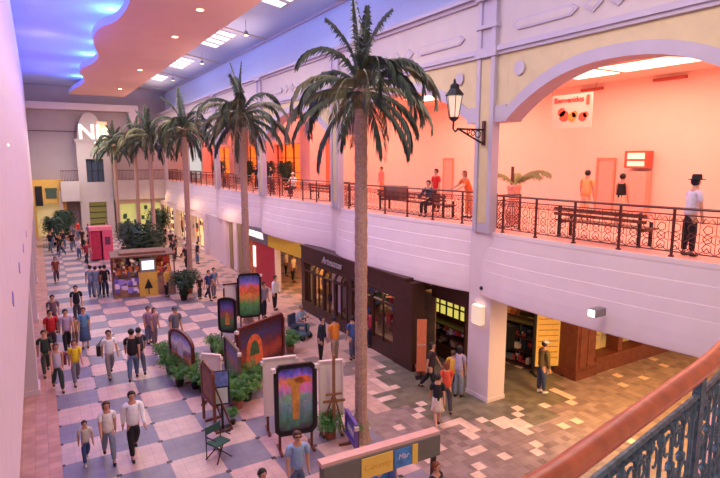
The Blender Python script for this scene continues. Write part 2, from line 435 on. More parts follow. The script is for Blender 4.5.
# pendant spot fixtures below the skylight slope, recessed cans in the cloud
for i,(u,v) in enumerate(((246,33),(202,62),(173,79))):
    p = gz(u, v, 14.2)
    t = thing('spotlight', ['pendant spotlight under the skylight strip, nearest','pendant spotlight under the skylight strip, middle one','pendant spotlight under the skylight strip, farthest'][i], 'spotlight', (p.x,p.y,14.2), 0, 'pendant spotlights')
    MB().tube([(0,0,.05),(0,0,skz(p.x)-14.2)],.015).build('rod', metalgrey, t)
    MB().lathe([(.06,.1),(.11,.05),(.13,-.12)]).build('housing', metalgrey, t)
    MB().lathe([(.11,-.125),(.1,-.13)]).build('bulb', glow_w, t)
for i,(u,v) in enumerate(((175,37),(140,70),(120,89),(200,10))):
    p = gz(u, v, 13.49)
    tag(MB().lathe([(.14,0),(.14,-.02),(.09,-.025)], n=14).build('downlight', glow_w, loc=(p.x,p.y,13.495)), 'small round downlight in the terracotta ceiling, %s from the camera' % ['second','third','farthest','nearest'][i], 'downlight', 'ceiling downlights')

# ---- left wall, pier, far wall
lw = mat('left_wall_paint', (228,208,222), .55, var=.04, scale=2, bump=.05)
mb = MB()
prof = [(-.56,3.5),(-.47,3.58),(-.47,5.2),(-.47,8.5),(-.47,14.6)]
mb2 = [(-1.6,14.6),(-1.6,3.5)]
poly = prof+mb2
mb.prism([(x,z) for x,z in poly],'y',2.6,FARY)
struct(mb.build('wall_left', lw))
lo = MB(); lo.box((-1.6,2.6,0),(-1.4,FARY,3.5)); struct(lo.build('wall_left_lower', brownwood))
for i,y in enumerate((10.9,19.9,29,38,47,56)):
    t = MB().box((-.7,-.45,0),(0,.45,3.495)).box((-.72,-.5,0),(.04,.5,.16)).build('pier', white, loc=(-.48,y,0))
    tag(t, ['plain white pier under the left wall hidden nearest','white pier at the foot of the left wall beside the orange tile strip','white pier on the left behind the first pier','white pier on the left, fourth along','white pier on the left, fifth along','white pier on the left at the far end'][i],'pier','white piers under the left wall')
    if i == 0: bpy.data.objects.remove(t)
dia = mat('violet_inlay', (150,120,180), .4)
for i,(u,v) in enumerate(((12.5,299),(19,268),(23,248),(26,234))):
    p = gx(u, v, -.47); h = .12; w = .2
    tag(MB().prism([(-w,0),(0,-h),(w,0),(0,h)],'x',0,.02).build('diamond_inlay', dia, loc=(p.x-.005,p.y,p.z)), 'small violet diamond inlay on the left wall, %s from the camera' % ['nearest','second','third','farthest'][i], 'inlay', 'violet diamonds')
p = gx(15/2, 145, -.25)
tag(MB().lathe([(.02,-.02),(.035,0),(.02,.02)],n=8).build('wall_light', glow_w, loc=(gx(7.5,145,-.47).x,gx(7.5,145,-.47).y,gx(7.5,145,-.47).z)), 'tiny bright point light on the violet left wall', 'light')
# lit sconces low on the far left
for i, v in enumerate((256, 269)):
    p = gz(40, v+2, 2.0)
# far wall
fw = mat('far_wall_paint', (176,160,160), .8, var=.04, scale=.7)
cream = mat('cream_paint', (226,206,186), .8, var=.04)
struct(MB().box((-3,FARY,0),(14,FARY+.3,15)).build('wall_far', fw))
struct(MB().box((-1,FARY-.9,12.3),(9.2,FARY,12.95)).box((8.6,FARY-.9,8.5),(9.5,FARY,12.95)).build('trim_2', white))
struct(MB().box((-1,FARY-.06,10.2),(12,FARY,10.26)).build('trim_3', brownwood))
struct(MB().box((6.6,FARY-2.2,3.4),(12.5,FARY,5.35)).box((1.9,FARY-2.2,3.4),(3.5,FARY,5.35)).build('balcony_far', frieze_m))
# tower
t = thing('facade_tower', 'pinkish tower facade at the far end carrying large lit characters', 'shopfront', (3.5,FARY-1.6,0))
b = MB(); b.box((0,0,0),(.75,1.6,9.35)); b.box((2.35,0,0),(3.05,1.6,9.35)); b.box((.75,0,7.5),(2.35,1.6,9.35)); b.box((.75,0,3.2),(2.35,1.6,5.2)); b.box((-.1,-.1,9.2),(3.15,1.6,9.45))
b.build('wall', frieze_m, t)
b = MB(); b.box((.75,.5,5.2),(2.35,.6,7.5)); b.build('window_glass', mat('dusk_glass',(70,78,96),.2), t)
b = MB()
for x in (.75,1.25,1.8,2.3): b.box((x,.42,5.2),(x+.06,.5,7.5))
b.box((.75,.42,6.3),(2.35,.5,6.36)); b.build('window_frame', black, t)
b = MB(); b.box((.75,.9,0),(2.35,1.0,3.2)); b.build('back_panel', mat('shop_interior',(130,120,80),.7,emit=(190,170,90),es=.25), t)
b = MB()
for z in (.9,1.5,2.1,2.7): b.box((.75,.5,z),(2.35,.9,z+.05))
b.build('shelf', black, t)
arch = MB(); pts=[]
for i in range(13):
    a = pi*i/12; pts.append((1.9+1.3*cos(a)*.9, 9.45+1.9*sin(a)))
b = MB(); b.prism([(2.0,9.45),(2.9,9.45),(2.9,11.2),(2.0,11.2)],'y',.3,.5); b.build('lit_panel', mat('peach_glow',(240,200,160),.6,emit=(255,200,140),es=.5), t)
b = MB(); b.prism([(.15,9.45)]+[(1.35+1.2*cos(a),9.5+2.6*sin(a)) for a in [pi-pi*i/12 for i in range(13)]]+[(2.55,9.45)],'y',.55,.7); b.build('arched_crest', frieze_m, t)
text('NJ', 2.0, (1.25,.1,10.1), 0, sign_white, t, 'sign_letter', .12, 0, True)
text('E', 1.5, (2.65,.1,9.95), 0, glow_p, t, 'sign_letter', .1)

# far left shopfront, yellow
yel_m = mat('mustard_paint', (226,176,84), .7, var=.08)
t = thing('shopfront', 'mustard yellow shopfront beyond the far end of the left wall', 'shopfront', (-.6,FARY-1.2,0))
b = MB(); b.box((0,0,3.2),(2.9,1.2,5.5)); b.box((0,0,0),(.3,1.2,3.2)); b.box((2.5,0,0),(2.9,1.2,3.2)); b.build('wall', yel_m, t)
b = MB(); b.box((.2,.5,0),(2.6,.55,3.2)); b.build('shop_window', mat('shop_glow_cream',(200,180,130),.5,emit=(230,200,130),es=.3), t)
b = MB(); b.box((1.2,-.06,3.7),(2.1,0,4.5)); b.box((1.15,-.1,4.4),(2.15,0,4.7)); b.build('shutter_window', mat('green_shutter',(70,90,70)), t)
b = MB(); b.box((2.3,-.3,0),(2.6,-.05,4.4)); b.build('pillar', cream, t)
b = MB(); b.box((.3,-.1,3.0),(.9,0,4.9)); b.build('dark_banner', black, t)
t = thing('shopfront', 'far shop entrance with bright cream windows right of the lit facade tower', 'shopfront', (6.8,FARY-1.4,0))
b = MB(); b.box((0,0,2.9),(4.5,1.4,3.4)); b.box((0,0,0),(.35,1.4,2.9)); b.box((1.9,0,0),(2.2,1.4,2.9)); b.build('wall', cream, t)
b = MB(); b.box((.35,.6,0),(4.4,.7,2.9)); b.build('shop_window', mat('shop_glow_green',(190,200,130),.5,emit=(200,200,120),es=.55), t)
b = MB()
for i in range(9):
    x = .5+random.random()*3.6; z = .5+random.random()*1.8
    b.box((x,.5,z),(x+.3,.58,z+.4))
b.build('window_display', mat('display_green',(60,90,60)), t)
struct(MB().box((-.9,8,3.0),(.0,8,3.1)).build('trim_4', white)) if False else None

# ---- balcony railings
def railing(k, simple, label):
    y0, y1 = PC[k]+.38, PC[k+1]-.38
    yc, hw = (PC[k]+PC[k+1])/2, (PC[k+1]-PC[k])/2-.38
    # arc-length-ish sampling of the bow
    def P(s): return Vector((edge_x(s)+.13, yc+hw*s, FL2))
    S_ = [P(-1+2*i/200) for i in range(201)]
    e_ = S_[-1]
    S_ += [e_+Vector((.95*i/12,.0,0)) for i in range(1,13)]; NS = len(S_)-1
    cum = [0]
    for a, b in zip(S_, S_[1:]): cum.append(cum[-1]+(b-a).length)
    tot = cum[-1]
    def at(d):
        d = max(0, min(tot, d)); i = 0
        lo_, hi = 0, NS
        while hi-lo_ > 1:
            m_ = (lo_+hi)//2
            if cum[m_] <= d: lo_ = m_
            else: hi = m_
        f = (d-cum[lo_])/max(1e-6, cum[hi]-cum[lo_]); return S_[lo_].lerp(S_[hi], f)
    t = thing('balcony_railing', label, 'railing', (11.7,yc,FL2), 0, 'balcony railings')
    off = Vector((11.7,yc,FL2))
    line = [at(tot*i/90)-off for i in range(91)]
    MB().tube([p+Vector((0,0,1.08)) for p in line], .032, 6).build('handrail', railwood, t)
    b = MB(); b.tube([p+Vector((0,0,.94)) for p in line], .014, 4); b.tube([p+Vector((0,0,.12)) for p in line], .016, 4); b.tube([p+Vector((0,0,.80)) for p in line], .010, 4)
    b.build('cross_rail', iron, t)
    np_ = 7
    for i in range(np_+1):
        p = at(tot*i/np_)-off
        MB().box((p.x-.022,p.y-.022,0),(p.x+.022,p.y+.022,1.08)).box((p.x-.04,p.y-.04,0),(p.x+.04,p.y+.04,.03)).build('post', iron, t)
    # ironwork : columns of rings, lozenges and verticals
    b = MB(); step = .30; n = int(tot/step); seg = 8 if simple else 10
    for i in range(n):
        d = (i+.5)*tot/n
        c = at(d)-off; a = at(d-.05); e = at(d+.05); tg = (e-a).normalized()
        def Q(x, z): return c+tg*x+Vector((0,0,z))
        r = .011
        zs = (.26,.46,.66) 
        for zc in zs:
            pts = []
            for j in range(seg+1):
                an = 2*pi*j/seg
                rad = .085 if j % 2 else .1
                pts.append(Q(rad*cos(an)*.95, zc+rad*sin(an)))
            b.tube(pts, r, 3, cap=False)
        for q in (-.15,):
            b.tube([Q(q,.12), Q(q,.94)], .009, 3, cap=False)
        if not simple:
            b.tube([Q(-.14,.14), Q(-.05,.2), Q(0,.27)], r, 3, cap=False); b.tube([Q(.14,.14), Q(.05,.2), Q(0,.27)], r, 3, cap=False)
            b.tube([Q(-.14,.36), Q(.14,.56)], r*.8, 3, cap=False); b.tube([Q(.14,.36), Q(-.14,.56)], r*.8, 3, cap=False)
        b.tube([Q(-.13,.80), Q(-.06,.90), Q(0,.82), Q(.06,.90), Q(.13,.80)], r, 3, cap=False)
    b.build('scrollwork', iron, t)
    return t
railing(0, False, 'dark wrought iron balcony railing behind which the man in the black hat stands')
railing(1, False, 'wrought iron balcony railing crossed by the nearest palm trunk')
railing(2, True, 'wrought iron balcony railing under the red neon sign, beside seated visitor')
railing(3, True, 'wrought iron balcony railing in front of orange lit shops, fourth bay')
railing(4, True, 'wrought iron balcony railing in front of orange lit shops, fifth bay')
railing(5, True, 'farthest bowed wrought iron balcony railing before the end wall')
def straight_rail(name, label, x0, x1, y, z):
    t = thing(name, label, 'railing', (x0,y,z), 0)
    L = x1-x0
    MB().box((0,-.03,1.0),(L,.03,1.06)).build('handrail', railwood, t)
    b = MB(); b.box((0,-.01,.1),(L,.01,.13))
    x = .08
    while x < L: b.box((x-.012,-.012,0),(x+.012,.012,1.0)); x += .13
    b.build('scrollwork', iron, t)
straight_rail('balcony_railing','dark railing of the far balcony left of the facade tower',1.9,3.5,FARY-2.15,5.35)
straight_rail('balcony_railing','dark railing of the far balcony right of the facade tower',6.6,12.3,FARY-2.15,5.35)

# ---- near handrail (the camera's own balcony)
pts0 = [(-.2,1.10),(.4,1.08),(.9,1.075)]+[tuple(gz(u_,v_,6.43).xy) for u_,v_ in ((548,480),(581,456),(613,433),(660,399),(720,355))]+[(3.9,1.66),(4.6,1.92)]
pts0 = smooth(pts0, 2)
t = thing('balustrade', 'near balustrade with thick varnished wooden handrail over teal iron scrollwork', 'railing', (1.35,1.155,FL2))
off = Vector((1.35,1.155,0))
woodrail = mat('varnished_rail_wood', (200,102,62), .3, var=.22, scale=9)
pw = [Vector((x,y,1.08))-off for x,y in pts0]
MB().tube(pw, .046, 16, ry=.9).build('handrail', woodrail, t, smooth=True)
b = MB(); b.tube([p+Vector((0,0,-.05)) for p in pw], .022, 6)
b.build('rail_support', woodrail, t)
b = MB(); b.tube([p+Vector((.0,0,-.14)) for p in pw], .016, 6); b.tube([p+Vector((0,0,-.95)) for p in pw], .018, 6); b.tube([p+Vector((0,0,-.17)) for p in pw], .02, 6, ry=.3)
b.build('cross_rail', iron_teal, t)
# scroll panels
cum = [0]
for a, c_ in zip(pw, pw[1:]): cum.append(cum[-1]+(c_-a).length)
def pat(d):
    for i in range(len(cum)-1):
        if cum[i+1] >= d: return pw[i].lerp(pw[i+1], (d-cum[i])/(cum[i+1]-cum[i]))
    return pw[-1]
b = MB(); d = .1; idx = 0
while d < cum[-1]-.1:
    c0 = pat(d); c0 = Vector((c0.x,c0.y,0)); tg = pat(d+.03)-pat(d-.03); tg.z = 0; tg.normalize()
    nn = Vector((-tg.y,tg.x,0))
    def Q(x, z, w=0): return c0+tg*x+nn*w+Vector((0,0,z))
    b.tube([Q(0,.13), Q(0,.94)], .010, 6)
    # leafy cast scroll work between bars
    if idx % 3 != 0:
        for sgn in (-1, 1):
            for zc in (.78,.55,.32):
                sp_ = []
                for j in range(13):
                    an = j/12*1.7*pi; rad = .06*(1-j/16)
                    sp_.append(Q(sgn*(.062-rad*cos(an)), zc+rad*sin(an)*1.5))
                b.tube(sp_, [.0085-.0003*j for j in range(13)], 5)
        for zc in (.88,.67,.44,.2):
            b.ell(Q(0,zc), (.022,.022,.035), 6, 5)
            for sgn in (-1,1):
                b.tube([Q(0,zc-.03), Q(sgn*.03,zc+.01), Q(sgn*.055,zc+.0)], [.012,.014,.003], 5)
    else:
        for zc in (.85,.3): b.ell(Q(0,zc), (.02,.02,.04), 6, 5)
    d += .14; idx += 1
b.build('scrollwork', iron_teal, t)
for d in (.3, 1.25, 3.1, 4.7):
    c0 = pat(d); MB().box((c0.x-.02,c0.y-.02,0),(c0.x+.02,c0.y+.02,1.03)).build('post', iron_teal, t)
struct(MB().box((-1.4,-3,4.9),(6,1.05,5.35)).add([( -1.4,1.05,5.35),(-.2,1.36,5.35),(1.35,1.22,5.35),(2.9,1.49,5.35),(4.6,2.12,5.35),(6,2.7,5.35),(6,1.05,5.35)],[(0,1,2,3,4,5,6)]).build('balcony_floor', gal_floor))

# ================================================================== GROUND FLOOR SHOPS
shopdark = mat('shop_dark_interior', (70,50,42), .8, var=.2)
def goods(parent, name, x0, x1, y0, y1, z0, z1, n, cols, axis='x', sz=(.12,.35)):
    b = MB(); ms = [mat('goods_%d_%d_%d' % c_, c_, .6, var=.1) for c_ in cols]
    for i in range(n):
        w = random.uniform(*sz); h = random.uniform(*sz); d = random.uniform(.08,.2)
        x = random.uniform(x0, x1-.1); y = random.uniform(y0, y1-.1); z = random.uniform(z0, z1-.1)
        if axis == 'x': b.box((x,y,z),(x+d,y+w,z+h),i % len(cols))
        else: b.box((x,y,z),(x+w,y+d,z+h),i % len(cols))
    o = b.build(name, ms, parent); o['kind'] = 'stuff'; return o
SX = 10.98
# brown windowed shop between the third column and its corner
t = thing('shopfront', 'dark brown shopfront with arched topped display windows behind the nearest palm', 'shopfront', (SX,15.2,0))
L_ = 24.2-15.2
b = MB()
b.box((0,0,2.55),(.5,L_,3.32)); b.box((0,0,0),(.35,L_,.5)); b.box((-.05,0,2.5),(.1,L_,2.62)); b.box((-.06,0,3.22),(.1,L_,3.32))
b.box((-.03,-.35,0),(.5,.75,3.2)); b.box((-.05,-.4,0),(.55,.8,.3)); b.box((-.05,-.38,2.3),(.53,.78,2.42))
b.box((0,L_-.3,0),(.35,L_,2.6)); b.box((0,4.0,0),(.35,4.3,2.6))
b.build('facade', brownwood, t)
nwin = 7
ys = [.85+i*.0 for i in range(1)]
spans = [(.78,2.35),(2.45,4.0),(4.35,5.45),(5.5,6.55),(6.6,7.6),(7.65,8.65)]
wg = mat('display_glass', (60,44,38), .12, var=0)
for (a, c_) in spans:
    f = MB()
    f.box((-.02,a,.5),(.1,a+.07,2.1)); f.box((-.02,c_-.07,.5),(.1,c_,2.1)); f.box((-.02,a,2.06),(.1,c_,2.14)); f.box((-.02,a,.48),(.1,c_,.56))
    f.box((-.01,(a+c_)/2-.025,.5),(.06,(a+c_)/2+.025,2.1))
    # sloping curved top
    for yy in (a, (a+c_)/2-.02, c_-.05):
        pts = [(-.02+.42*(1-cos(q*pi/2/5)), 2.1+.42*sin(q*pi/2/5)) for q in range(6)]
        for p_, q_ in zip(pts, pts[1:]):
            f.add([(p_[0],yy,p_[1]),(q_[0],yy,q_[1]),(q_[0],yy+.05,q_[1]),(p_[0],yy+.05,p_[1]),(p_[0]+.05,yy,p_[1]),(q_[0]+.05,yy,q_[1]),(q_[0]+.05,yy+.05,q_[1]),(p_[0]+.05,yy+.05,p_[1])],[(0,1,2,3),(4,7,6,5),(0,4,5,1),(3,2,6,7)])
    w = f.build('window_frame', brownwood, t)
# lit displays behind the frames (real depth)
b = MB(); b.box((1.2,-.1,0),(1.25,L_,2.6)); b.box((.35,.7,.5),(1.2,L_-.3,.52)); b.build('display_back', mat('display_backdrop',(150,120,84),.8,var=.3,scale=2), t)
goods(t, 'display_goods', .45,1.1,.8,4.0,.6,2.4,46,[(70,110,170),(200,180,120),(120,80,50),(170,60,50),(210,200,190),(70,90,60)],'x')
goods(t, 'display_goods', .45,1.1,4.3,8.6,.6,2.4,56,[(190,150,80),(120,80,50),(170,130,90),(210,200,190),(90,100,60),(60,50,50)],'x')
b = MB(); b.box((.5,.8,2.35),(1.15,2.2,2.5)); b.box((.5,2.5,2.35),(1.15,3.9,2.5)); b.build('blue_lit_panel', mat('blue_panel_glow',(90,140,220),.5,emit=(80,130,225),es=.5), t)
b = MB()
for yy in (1.5,3.2,4.9,6.0,7.1,8.2): b.lathe([(.05,0),(.08,-.08),(.02,-.1)],(.8,yy,2.55))
b.build('display_spot', glow_w, t)
me = text('Artesanas', .46, (-.06,5.7,2.93), -pi/2, mat('grey_letter',(176,166,166),.5), t, 'sign_letter', .02, .3)

# entrance between the brown corner and the nearest column, goods inside
t = thing('shop_interior', 'open craft shop entrance with hanging goods between brown corner and nearest column', 'shop', (11.9,12.7,0))
b = MB(); b.box((0.02,2.3,2.6),(.45,-.1,3.25)); b.build('header_beam', brownwood, t)
b = MB(); b.box((5.2,.9,0),(5.3,10,3.25)); b.box((2.2,9.9,0),(5.2,10,3.25)); b.build('back_wall', shopdark, t)
b = MB(); b.box((5.05,1.1,1.5),(5.15,2.4,2.7)); b.box((5.05,2.6,1.6),(5.15,4.3,2.75)); b.build('lit_window', mat('yellow_green_glow',(200,190,90),.5,emit=(214,200,96),es=1.0), t)
b = MB()
for y in (1.2,1.7,2.2,2.9,3.4,3.9): b.box((4.98,y,1.4),(5.04,y+.05,2.8))
b.box((4.98,.8,2.1),(5.04,4.4,2.15)); b.build('window_lattice', black, t)
goods(t, 'shelf_goods', 3.4,4.9,.9,6.0,.1,1.6,90,[(170,60,50),(200,180,150),(110,120,140),(60,50,50),(180,140,60),(150,90,70)],'x',(.12,.4))
goods(t, 'hanging_goods', 1.6,3.2,.4,5,2.1,3.1,34,[(50,36,36),(120,90,60),(30,30,34),(160,120,80)],'x',(.1,.4))
t = thing('banner_stand', 'narrow orange vertical banner standing by the brown shop corner', 'banner', tuple(gz(421,378)), radians(-30))
MB().box((-.16,-.015,.25),(.16,.015,2.1)).build('banner', mat('orange_cloth',(236,130,84),.6), t)
MB().tube([(0,.02,0),(0,.02,2.1)],.02).box((-.2,-.15,0),(.2,.15,.03)).build('stand', black, t)
text('ROPA', .11, (0,-.02,1.2), 0, white, t)
t = thing('planter', 'round basket planter at the foot of the brown shop corner', 'planter', tuple(gz(419,379)+Vector((.35,.35,0))))
MB().lathe([(.16,0),(.22,.3),(.2,.3)]).build('pot', pot_m, t)
t = thing('display_case', 'tall shop case with glowing yellow green top seen through the craft shop entrance', 'display case', (13.0,14.1,0))
b = MB(); b.box((.25,0,0),(.3,2.4,2.4)); b.box((-.25,0,0),(.3,.06,2.4)); b.box((-.25,2.34,0),(.3,2.4,2.4)); b.box((-.25,0,2.34),(.3,2.4,2.4)); b.box((-.25,0,0),(.3,2.4,.5)); b.build('carcass', brownwood, t)
MB().box((.18,.1,1.55),(.22,2.3,2.3)).build('lit_panel', mat('yellow_green_glow',(200,190,90)), t)
b = MB()
for y in (.4,.75,1.1,1.5,1.9): b.box((.12,y,1.5),(.17,y+.04,2.35))
b.box((.12,.05,1.9),(.17,2.35,1.94)); b.build('lattice', black, t)
for z in (.9,1.3): MB().box((-.25,.03,z),(.25,2.37,z+.03)).build('shelf', brownwood, t)
goods(t, 'case_goods', -.2,.1,.1,2.1,.95,1.2,26,[(200,70,50),(226,210,200),(120,120,150),(70,50,50)],'x',(.08,.22))
goods(t, 'case_goods', -.2,.1,.1,2.1,.5,.75,20,[(150,60,50),(180,150,120),(60,60,70)],'x',(.08,.22))
for i,(x,y,cc) in enumerate(((12.9,17.6,(90,60,50)),(14.9,13.6,(36,34,40)),(13.9,17.0,(120,70,60)),(16.2,16.4,(60,60,74)))):
    t = thing('shelf_unit', ['low wooden shelf unit of goods at the back left of the craft shop','dark shelf unit of goods just behind the nearest column','red brown shelf unit in the middle of the craft shop','grey shelf unit of goods at the right rear of the craft shop'][i], 'shelf unit', (x,y,0), radians(12*i))
    MB().box((-.3,-.8,0),(.3,.8,.08)).box((.25,-.8,0),(.3,.8,1.7)).box((-.3,-.8,0),(.3,-.75,1.7)).box((-.3,.75,0),(.3,.8,1.7)).build('carcass', brownwood, t)
    for z in (.55,1.05,1.6): MB().box((-.3,-.75,z),(.25,.75,z+.03)).build('shelf', brownwood, t)
    for z in (.1,.58,1.08): goods(t, 'shelf_goods', -.25,.1,-.7,.5,z,z+.15,12,[cc,(220,206,190),(170,60,50),(110,110,130)],'x',(.1,.28))
t = thing('display_table', 'low table heaped with red and white goods inside the craft shop', 'display table', (13.9,14.6,0))
MB().box((-.5,-1,.7),(.5,1,.76)).build('tabletop', redwood, t)
for x in (-.45,.4):
    for y in (-.95,.9): MB().box((x,y,0),(x+.05,y+.05,.7)).build('leg', redwood, t)
goods(t, 'goods', -.45,.35,-.95,.8,.77,.95,30,[(200,60,50),(220,200,180),(180,80,60),(90,90,110)],'x',(.1,.25))
for i,(u,v,c_) in enumerate(((508,362,(40,40,44)),(527,362,(44,56,70)),(520,330,(120,90,60)))):
    p = gz(u, v+0)
    t = thing('clothes_rack', ['low dark rack of garments just right of the nearest column','dark folded garment rack between column and yellow banner','rack of brown goods deeper inside the craft shop'][i], 'rack', (p.x,p.y,0))
    MB().tube([(-.4,0,0),(-.4,0,1.5),(.4,0,1.5),(.4,0,0)],.02).build('rack_frame', metalgrey, t)
    b = MB()
    for j in range(9):
        x = -.36+j*.09; b.box((x,-.22,.55+.1*(j%2)),(x+.05,.22,1.46))
    b.build('garments', col('garm%d' % i, c_), t)
t = thing('sign_panel', 'tall yellow striped banner panel standing behind the man in the cap', 'banner', tuple(gz(546,374)), radians(-25))
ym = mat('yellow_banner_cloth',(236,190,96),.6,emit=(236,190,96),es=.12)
MB().box((-.42,-.02,.3),(.42,.02,2.75)).build('banner', ym, t)
b = MB()
for z in (.6,.8,1.0,1.2,1.4,1.6,1.8,2.0,2.2,2.4): b.box((-.36,-.03,z),(.36,-.02,z+.03))
b.build('printed_lines', mat('ochre_ink',(200,140,60)), t)
MB().box((-.5,.02,0),(-.44,.08,2.8)).box((.44,.02,0),(.5,.08,2.8)).box((-.5,-.25,0),(-.44,.25,.05)).box((.44,-.25,0),(.5,.25,.05)).build('stand', black, t)

# second shop, across the side corridor
t = thing('shopfront', 'reddish brown panelled shopfront with lit shelves along the side corridor', 'shopfront', (15.3,11.35,0))
b = MB(); b.box((0,0,0),(1.0,.8,3.25)); b.box((-.06,-.06,0),(1.06,.86,.3)); b.box((-.05,-.05,2.55),(1.05,.85,2.7)); b.box((0,.8,2.6),(.4,1.6,3.25))
b.box((.1,-.02,.5),(.9,0,2.3)); b.box((.15,-.04,.4),(.45,-.02,2.4)); b.box((.55,-.04,.4),(.85,-.02,2.4))
b.box((1.0,.3,2.6),(11,.8,3.25)); b.box((1.0,.0,0),(11,.5,.55)); b.box((1.0,-.05,.5),(11,.55,.6))
for x in (2.3,3.8,5.3,6.8,8.3,9.8): b.box((x,0,.5),(x+.25,.5,2.65))
b.build('facade', redwood, t)
b = MB(); b.box((1,1.4,0),(11,1.5,3.2)); b.build('lit_back', mat('warm_shelf_back',(220,180,120),.8,var=.3,scale=2,emit=(240,190,110),es=.25), t)
goods(t, 'shelf_goods', 1.1,10.6,.7,1.3,.6,2.5,110,[(220,200,160),(150,90,60),(200,150,90),(120,70,50),(230,220,200)],'y')
t = thing('wall_lamp', 'small glowing wall light fixed to the near balcony fascia', 'wall lamp', (edge_x(-.02,.45)-.02, 8.25, 3.9))
p = gx(593,313,10.9)
t.location = (p.x,p.y,p.z)
MB().box((-.05,-.09,-.09),(.35,.09,.09)).build('housing', metalgrey, t); MB().box((-.07,-.075,-.075),(-.05,.075,.075)).build('bulb', glow_w, t)
# sconce on the nearest column
t = thing('wall_sconce', 'white box sconce glowing on the left face of the nearest column', 'wall lamp', (11.5,12.05,2.75), 0)
MB().box((-.18,-.2,-.28),(0,.2,.28)).build('shade', mat('frosted_shade',(240,226,200),.5,var=0,emit=(255,226,180),es=.35), t)
for q in (-.30,.28): MB().box((-.16,-.17,q),(-.02,.17,q+.02)).build('bulb', mat('dim_lamp_glow',(255,236,200),.5,var=0,emit=(255,228,170),es=1.6), t)
tag(MB().ell((0,0,0),(.07,.07,.06)).box((0,-.04,-.04),(.2,.04,.04)).build('security_camera', black, loc=(11.42,11.95,3.6)), 'small black dome camera above the sconce on the nearest column', 'camera')

# bay 3: yellow header, red panel, lit counter
t = thing('shopfront', 'shop with mustard header, red wall panel and white letters left of brown shop', 'shopfront', (11.2,24.4,0))
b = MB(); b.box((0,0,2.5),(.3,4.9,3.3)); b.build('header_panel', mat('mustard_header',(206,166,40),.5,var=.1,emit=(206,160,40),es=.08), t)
b = MB(); b.box((.0,4.9,2.5),(.3,9.2,3.3)); b.build('header_grey', mat('grey_header',(110,100,104),.6), t)
b = MB(); b.box((.05,3.9,0),(.35,7.2,2.5)); b.build('red_panel', mat('crimson_panel',(176,28,48),.5,var=.06), t)
MB().box((0,3.75,0),(.3,3.9,2.5)).build('door_post', cream, t); MB().box((-.1,-.35,0),(.4,.0,3.3)).build('door_post', cream, t)
b = MB(); b.box((.0,7.1,.9),(.04,7.5,2.2)); b.build('lit_sign', mat('lit_poster',(250,240,220),.5,var=0,emit=(255,244,225),es=1.0), t)
b = MB(); b.box((.3,7.3,0),(.5,9.2,2.5)); b.build('display_back', mat('orange_display',(200,120,70),.8,var=.4,scale=3), t)
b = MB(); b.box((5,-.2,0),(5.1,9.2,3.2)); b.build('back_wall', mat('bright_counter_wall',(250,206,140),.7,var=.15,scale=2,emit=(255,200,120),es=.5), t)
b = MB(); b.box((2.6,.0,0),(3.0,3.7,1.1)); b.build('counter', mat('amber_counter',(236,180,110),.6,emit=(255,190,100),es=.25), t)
goods(t, 'wall_goods', 4.7,4.95,.2,3.8,1.3,2.8,20,[(150,60,50),(220,200,160),(80,50,40),(230,160,60)],'x')
text('MODESTA', .52, (-.04,6.8,2.95), -pi/2, sign_white, t, 'sign_letter', .03, 0, True)
# bay 4 wall and lit windows beyond
t = thing('shopfront', 'plain pinkish wall bay with olive and grey pilasters beside the red panelled shop', 'shopfront', (11.25,33.7,0))
b = MB(); b.box((0,0,0),(.2,9.0,3.24)); b.build('wall', white, t)
b = MB(); b.box((-.08,.2,0),(0,1.0,3.3)); b.box((-.08,2.3,0),(0,2.9,3.3)); b.build('olive_pilaster', mat('olive_paint',(150,130,90)), t)
b = MB(); b.box((-.1,1.2,0),(0,2.0,3.3)); b.box((-.2,3.3,0),(0,4.1,3.3)); b.build('white_pilaster', white, t)
for i, (ya, yb) in enumerate(((43.2,47.5),(48.5,53.2),(54.2,60.8))):
    t = thing('shopfront', ['cream lit display window with orange panels, nearest of the far right shops','cream lit shop window between two pale piers, middle of the far right shops','cream lit shop window closest to the far end wall on the right'][i], 'shopfront', (11.1,ya,0), 0, 'far lit shop windows')
    Lw = yb-ya
    b = MB(); b.box((0,-.8,0),(.36,0,3.24)); b.box((0,0,2.75),(.36,Lw,3.24)); b.box((-.02,0,0),(.3,Lw,.25)); b.box((-.05,-.85,0),(.36,-.7,3.24)); b.build('wall', white, t)
    b = MB(); b.box((.6,0,.2),(.7,Lw,2.8)); b.build('lit_back', mat('cream_window_glow',(255,226,170),.6,var=.25,scale=1.5,emit=(255,214,140),es=1.0), t)
    b = MB()
    for j in range(4): b.box((.0,Lw*j/3-.06,.25),(.1,Lw*j/3+.06,2.75))
    b.build('window_frame', cream, t)
    goods(t, 'window_goods', .2,.5,.1,Lw-.2,.4,2.3,14,[(220,120,60),(90,100,60),(60,50,50),(230,190,120)],'x',(.2,.6))

# ================================================================== UPPER FLOOR BACKDROP
door_m = mat('salmon_door', (232,170,150), .6, var=.03)
for i,(u0,u1,vt) in enumerate(((597,612,160),(444,452,160),(353,360,160))):
    a = gx(u1, 200, 19.98); c_ = gx(u0, 200, 19.98)
    t = thing('door_%d' % (i+1), None, None, (19.98,a.y,FL2)); t['kind'] = 'structure'
    w = c_.y-a.y
    MB().box((-.05,0,0),(0,w,2.1)).build('door_leaf', door_m, t)
    MB().box((-.08,-.08,0),(0,0,2.2)).box((-.08,w,0),(0,w+.08,2.2)).box((-.08,-.08,2.1),(0,w+.08,2.2)).build('door_frame', [mat('tan_frame',(200,150,120))], t)
